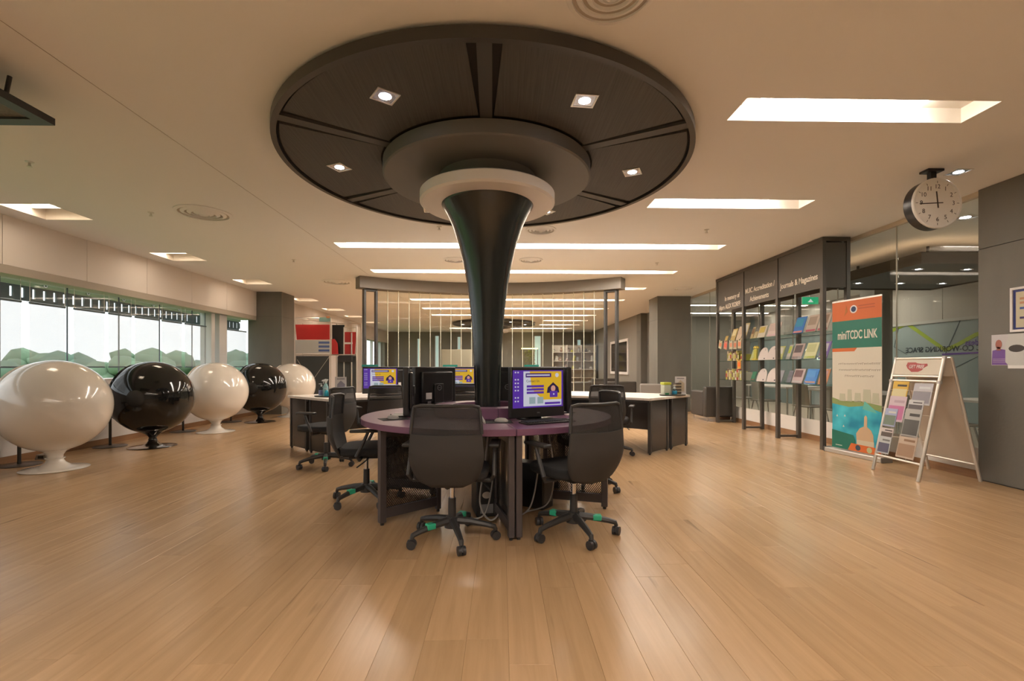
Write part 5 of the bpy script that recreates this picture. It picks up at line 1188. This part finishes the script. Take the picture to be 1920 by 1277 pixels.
for z, zn in ((0.62, 'second'), (1.03, 'third'), (1.43, 'fourth'), (1.86, 'top')):
    for k in range(7):
        if (i * 5 + k) % 6 == 0: i += 1; continue
        x = 3.55 - 0.92 + 0.29 * k + 0.06 * ((k * 3 + i) % 3 - 1); c = (i * 3 + k) % 7; h = 0.10 + 0.06 * ((i * 7 + k) % 3)
        t = thing('ornament', '%s small ornament, %s along the %s white shelf' % (pn_[c], ordn[k], zn), 'ornament', (x, 23.14, z), 0.3 * k, 'ornaments on the white shelving')
        if (i + k) % 2: MB().lathe([(0, 0), (0.05, 0), (0.07, h * .4), (0.03, h * .75), (0.04, h), (0, h)], 14).build('vase_body', rgbm(pal[c]), t, True); MB().lathe([(0.03, h), (0.045, h + .01), (0.03, h + .012)], 14).build('vase_lip', rgbm(pal[(c + 2) % 7]), t, True)
        else: MB().plate([(-0.09, 0), (0.09, 0), (0.06, h), (-0.03, h * 1.2)], -0.05, 0.05).build('block', rgbm(pal[c]), t, bevel=0.01); MB().box(-0.05, 0.05, -0.055, -0.05, h * .3, h * .6).build('front_label', rgbm(pal[(c + 3) % 7]), t)
        i += 1

# ================================================================== CO-WORKING ROOM BEHIND THE GLASS WALL
CWX = 9.0
cw = struct(box(CWX, CWX + 0.15, -1.0, 17.0, 0, CZ).build('wall_coworking', mat('slate_blue_wall', (0.26, 0.32, 0.32), 0.35)), 'blue-grey glass wall of the co-working room with line graphics')
for k in range(9): box(CWX - 0.012, CWX, 0.5 + 1.8 * k, 2.29 + 1.8 * k, 2.12, CZ - 0.01).build('upper_panel', mat('pale_upper', (0.38, 0.355, 0.315), 0.6), cw)
box(CWX - 0.03, CWX, -1, 17, 2.06, 2.12).build('rail', mat('rail_pale', (0.40, 0.39, 0.36), 0.5), cw)
struct(box(5.1, CWX, -1.15, -1.0, 0, CZ).build('wall_coworking_back', GREYWALL)); struct(box(5.1, CWX + .15, 17.0, 17.15, 0, CZ).build('wall_coworking_end', GREYWALL))
LIME, PURL, GRL, DKT = rgbm((165, 180, 50)), rgbm((110, 70, 160)), rgbm((85, 95, 100)), rgbm((40, 55, 65))
def wpt(px, py): y = CWX * F_PX / (px - 940.0); return (y, H + (687 - py) * y / F_PX)
def wline(pts, w, m_, nm_):
    for (a, b) in zip(pts, pts[1:]):
        (ya, za), (yb, zb) = wpt(*a), wpt(*b)
        MB().bar((CWX - 0.004, ya, za), (CWX - 0.004, yb, zb), w, 0.006, (1, 0, 0)).build(nm_, m_, cw)
wline([(1640, 640), (1655, 634), (1715, 605), (1790, 656), (1815, 645), (1850, 626), (1900, 612)], 0.075, LIME, 'lime_line')
wline([(1784, 664), (1850, 661), (1900, 658)], 0.035, PURL, 'purple_line')
wline([(1790, 664), (1825, 586)], 0.012, GRL, 'grey_line'); wline([(1800, 694), (1850, 670), (1900, 650)], 0.012, GRL, 'grey_line'); wline([(1650, 678), (1690, 712), (1740, 770)], 0.012, GRL, 'grey_line'); wline([(1700, 610), (1690, 650), (1715, 664)], 0.012, GRL, 'grey_line')
def mirror_text(s, py, px, size, m_):
    y, z = wpt(px, py); o = text('mirrored_lettering', s, size, m_, cw, (CWX - 0.006, y, z), rot=(PI / 2, 0, rz), align='RIGHT', ext=0.001, offset=0.002); o.scale = (-1, 1, 1)
mirror_text('MUIC CO-WORKING SPACE', 657, 1713, 0.155, DKT); mirror_text('Ideas', 642, 1829, 0.15, PURL)
# dropped soffit with warm cove
so = thing('dropped_soffit', 'dark dropped ceiling soffit with a warm cove glow in the co-working room', 'soffit', (0, 0, 0))
box(5.9, 8.1, 6.55, 8.8, 2.62, 2.74).build('soffit_panel', mat('soffit_slate', (0.10, 0.105, 0.105), 0.6), so)
for a in ((5.87, 8.13, 6.52, 6.55), (5.87, 8.13, 8.8, 8.83)): box(*a, 2.60, 2.76).build('fascia', mat('soffit_brown', (0.10, 0.08, 0.06), 0.5), so)
for a in ((5.87, 5.90), (8.10, 8.13)): box(*a, 6.55, 8.8, 2.60, 2.76).build('fascia', MATS['soffit_brown'], so)
COVE = mat('cove_led', (1, 1, 1), 0.5, emit=(1.0, 0.62, 0.34), estr=5.5)
box(5.95, 8.05, 6.60, 6.63, 2.745, 2.775).build('cove_strip', COVE, so); box(5.95, 5.98, 6.65, 8.75, 2.745, 2.775).build('cove_strip', COVE, so)
for x in (6.4, 7.6): 
    for y in (7.0, 8.4): MB().cyl((x, y, 2.74), (x, y, CZ), 0.02, n=8).build('hanger', DKGREY, so)
for x in (6.25, 7.0, 7.75):
    for y in (7.0, 8.2): downlight(so, x, y, 2.62, 0.5, 0.06)
t = thing('downlight', 'square ceiling downlight behind the glass wall near the stone wall', 'ceiling light', (5.6, 5.62, CZ)); downlight(t, 0, 0, 0, 0.4, 0.10)
for y, l in ((13.5, 'nearer'), (15.5, 'farther')):
    t = thing('strip_light', '%s strip light on the far co-working room ceiling' % l, 'ceiling light', (7.0, y, CZ - 0.05), 0)
    MB().box(-1.8, 1.8, -0.06, 0.06, 0, 0.05).build('housing', RECESS, t); MB().box(-1.78, 1.78, -0.05, 0.05, -0.006, 0).build('diffuser', mat('cw_lamp', (1, 1, 1), 0.5, emit=(1.0, 0.90, 0.76), estr=34.0), t)
for y, l in ((2.5, 'nearer'), (4.0, 'middle'), (10.6, 'farther')):
    t = thing('strip_light', '%s strip light in the co-working room beside the soffit' % l, 'ceiling light', (7.3, y, CZ - 0.05), 0)
    MB().box(-1.2, 1.2, -0.1, 0.1, 0, 0.05).build('housing', RECESS, t); MB().box(-1.18, 1.18, -0.09, 0.09, -0.006, 0).build('diffuser', MATS['cw_lamp'], t)
struct(box(7.62, 8.0, 9.55, 9.95, 0, CZ).build('column_coworking', GREYWALL), 'grey square column inside the co-working room')
t = thing('exit_sign', 'green emergency exit sign hanging in the co-working room', 'sign', (6.65, 10.1, 2.50))
MB().box(-0.17, 0.17, -0.015, 0.015, 0, 0.15).build('panel', mat('exit_green', (0.02, 0.3, 0.12), 0.4, emit=(0.05, 0.55, 0.25), estr=0.6), t); MB().plate([(-0.06, 0.04), (0.06, 0.04), (0, 0.11)], -0.018, -0.015).build('pictogram', mat('exit_white', (0.8, 0.8, 0.8), 0.4, emit=(0.8, 1, 0.9), estr=0.6), t)
MB().box(-0.01, 0.01, -0.01, 0.01, 0.15, CZ - 2.50).build('hanger', ALU, t)
CT = mat('cw_table_white', (0.62, 0.58, 0.54), 0.4); CS = mat('cw_shell_greige', (0.27, 0.24, 0.20), 0.6)
def cw_table(x, y, label, l=1.6):
    t = thing('meeting_table', label, 'table', (x, y, 0), 0, 'tables in the co-working room')
    MB().box(-0.4, 0.4, -l / 2, l / 2, 0.715, 0.745).build('table_top', CT, t, bevel=0.004)
    for a in (-0.34, 0.34):
        for b in (-l / 2 + 0.06, l / 2 - 0.06): MB().cyl((a, b, 0), (a, b, 0.715), 0.018, n=8).build('leg', ALU, t, True)
cw_table(6.15, 5.45, 'white meeting table behind the brochure stand', 1.4); cw_table(6.1, 8.0, 'white meeting table behind the journals bay'); cw_table(6.1, 10.2, 'white meeting table behind the memorial bay')
def shell_chair(x, y, rz_, label):
    t = thing('shell_chair', label, 'chair', (x, y, 0), rz_, 'shell chairs in the co-working room')
    MB().box(-0.22, 0.22, -0.20, 0.22, 0.44, 0.465).build('seat', CS, t, bevel=0.01)
    m = MB(); n = 8; vs = []
    for k in (0, 1):
        for j in range(5):
            for i in range(n + 1):
                u = -1 + 2 * i / n; zz = 0.48 + 0.36 * j / 4; vs.append((u * (0.22 - 0.02 * j / 4), -0.20 - 0.03 * j / 4 + 0.05 * u * u - 0.012 * k, zz))
    N = 5 * (n + 1); fs = []
    for j in range(4):
        for i in range(n): a = j * (n + 1) + i; fs += [(a, a + 1, a + n + 2, a + n + 1), (N + a, N + a + n + 1, N + a + n + 2, N + a + 1)]
    for i in range(n): fs += [(i, N + i, N + i + 1, i + 1), (4 * (n + 1) + i, 4 * (n + 1) + i + 1, N + 4 * (n + 1) + i + 1, N + 4 * (n + 1) + i)]
    m.add(vs, fs).build('backrest', CS, t, True, ang=60)
    for a in (-1, 1):
        for b in (-1, 1): MB().cyl((a * 0.24, b * 0.22, 0), (a * 0.17, b * 0.15, 0.44), 0.011, n=8).build('leg', CHROME, t, True)
    return t
sc0 = shell_chair(5.52, 4.98, -PI / 2, 'greige shell chair behind the glass, backed against it beside the stone wall')
for x, y, r, l in ((5.52, 5.75, -PI / 2, 'greige shell chair at the table behind the brochure stand, towards the shelves'), (6.85, 5.2, PI / 2, 'greige shell chair on the far side of the table behind the brochure stand'), (5.5, 7.6, -PI / 2, 'greige shell chair behind the journals bay, towards the stone wall'), (5.5, 8.35, -PI / 2, 'greige shell chair behind the accreditation bay'),
                   (5.5, 9.8, -PI / 2, 'greige shell chair behind the memorial bay'), (5.5, 10.6, -PI / 2, 'greige shell chair past the memorial bay'), (6.8, 8.0, PI / 2, 'greige shell chair across the table behind the journals bay')):
    dup(sc0, (x, y, 0), r, l)

# ================================================================== OUTDOORS
gr = struct(box(-120, -7.5, -80, 110, -3.3, -3.0).build('ground', mat('lawn', (0.16, 0.30, 0.07), 0.9, noise=((0.3, 0.3, 0.3), 0.3))), 'green lawn below the windows')
LEAF = [mat('tree_green_%d' % k, c, 0.8, noise=((1.2, 1.2, 1.2), 0.35)) for k, c in enumerate(((0.15, 0.24, 0.16), (0.18, 0.28, 0.17), (0.13, 0.22, 0.15)))]  # leaf greens lightened and cooled, distant haze put into the colour
BARK = mat('bark', (0.12, 0.09, 0.06), 0.9)
def tree(x, y, h, w, k, label):
    t = thing('tree', label, 'tree', (x, y, -3.0), 0, 'trees across the lawn')
    MB().tube([(0, 0, 0), (0.1, 0, h * 0.3), (0, 0.1, h * 0.6)], [0.22, 0.18, 0.1], 8).build('trunk', BARK, t, True)
    bm = bmesh.new()
    for j in range(20):
        a = j * 2.4; r = w * 0.5 * (0.2 + 0.7 * (j % 4) / 3); zz = h * (0.36 + 0.44 * ((j * 7) % 20) / 19) - r * 0.12; s = w * random.uniform(0.10, 0.21)
        M = Matrix.Translation((math.cos(a) * r, math.sin(a) * r, zz)) @ Matrix.Diagonal((s, s, s * 0.8, 1))
        bmesh.ops.create_icosphere(bm, subdivisions=2, radius=1.0, matrix=M)
    for v in bm.verts: v.co += Vector((random.uniform(-1, 1), random.uniform(-1, 1), random.uniform(-1, 1))) * w * 0.022
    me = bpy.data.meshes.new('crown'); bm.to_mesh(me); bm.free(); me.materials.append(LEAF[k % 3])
    for p in me.polygons: p.use_smooth = True
    o = bpy.data.objects.new('crown', me); COL.objects.link(o); o.parent = t
kinds = ['tall round dark tree', 'broad mid-green tree', 'low bushy tree']
gaps = ['behind the row-end white ball chair', 'beyond the first blind gap', 'behind the large black ball chair', 'between the black and middle white ball chairs', 'behind the middle white ball chair', 'seen beside the white mullion', 'behind the narrow slot window', 'in the last window bay', 'next to the concrete column', 'beyond the far left window', 'far down the lawn past the column', 'at the lawn end']
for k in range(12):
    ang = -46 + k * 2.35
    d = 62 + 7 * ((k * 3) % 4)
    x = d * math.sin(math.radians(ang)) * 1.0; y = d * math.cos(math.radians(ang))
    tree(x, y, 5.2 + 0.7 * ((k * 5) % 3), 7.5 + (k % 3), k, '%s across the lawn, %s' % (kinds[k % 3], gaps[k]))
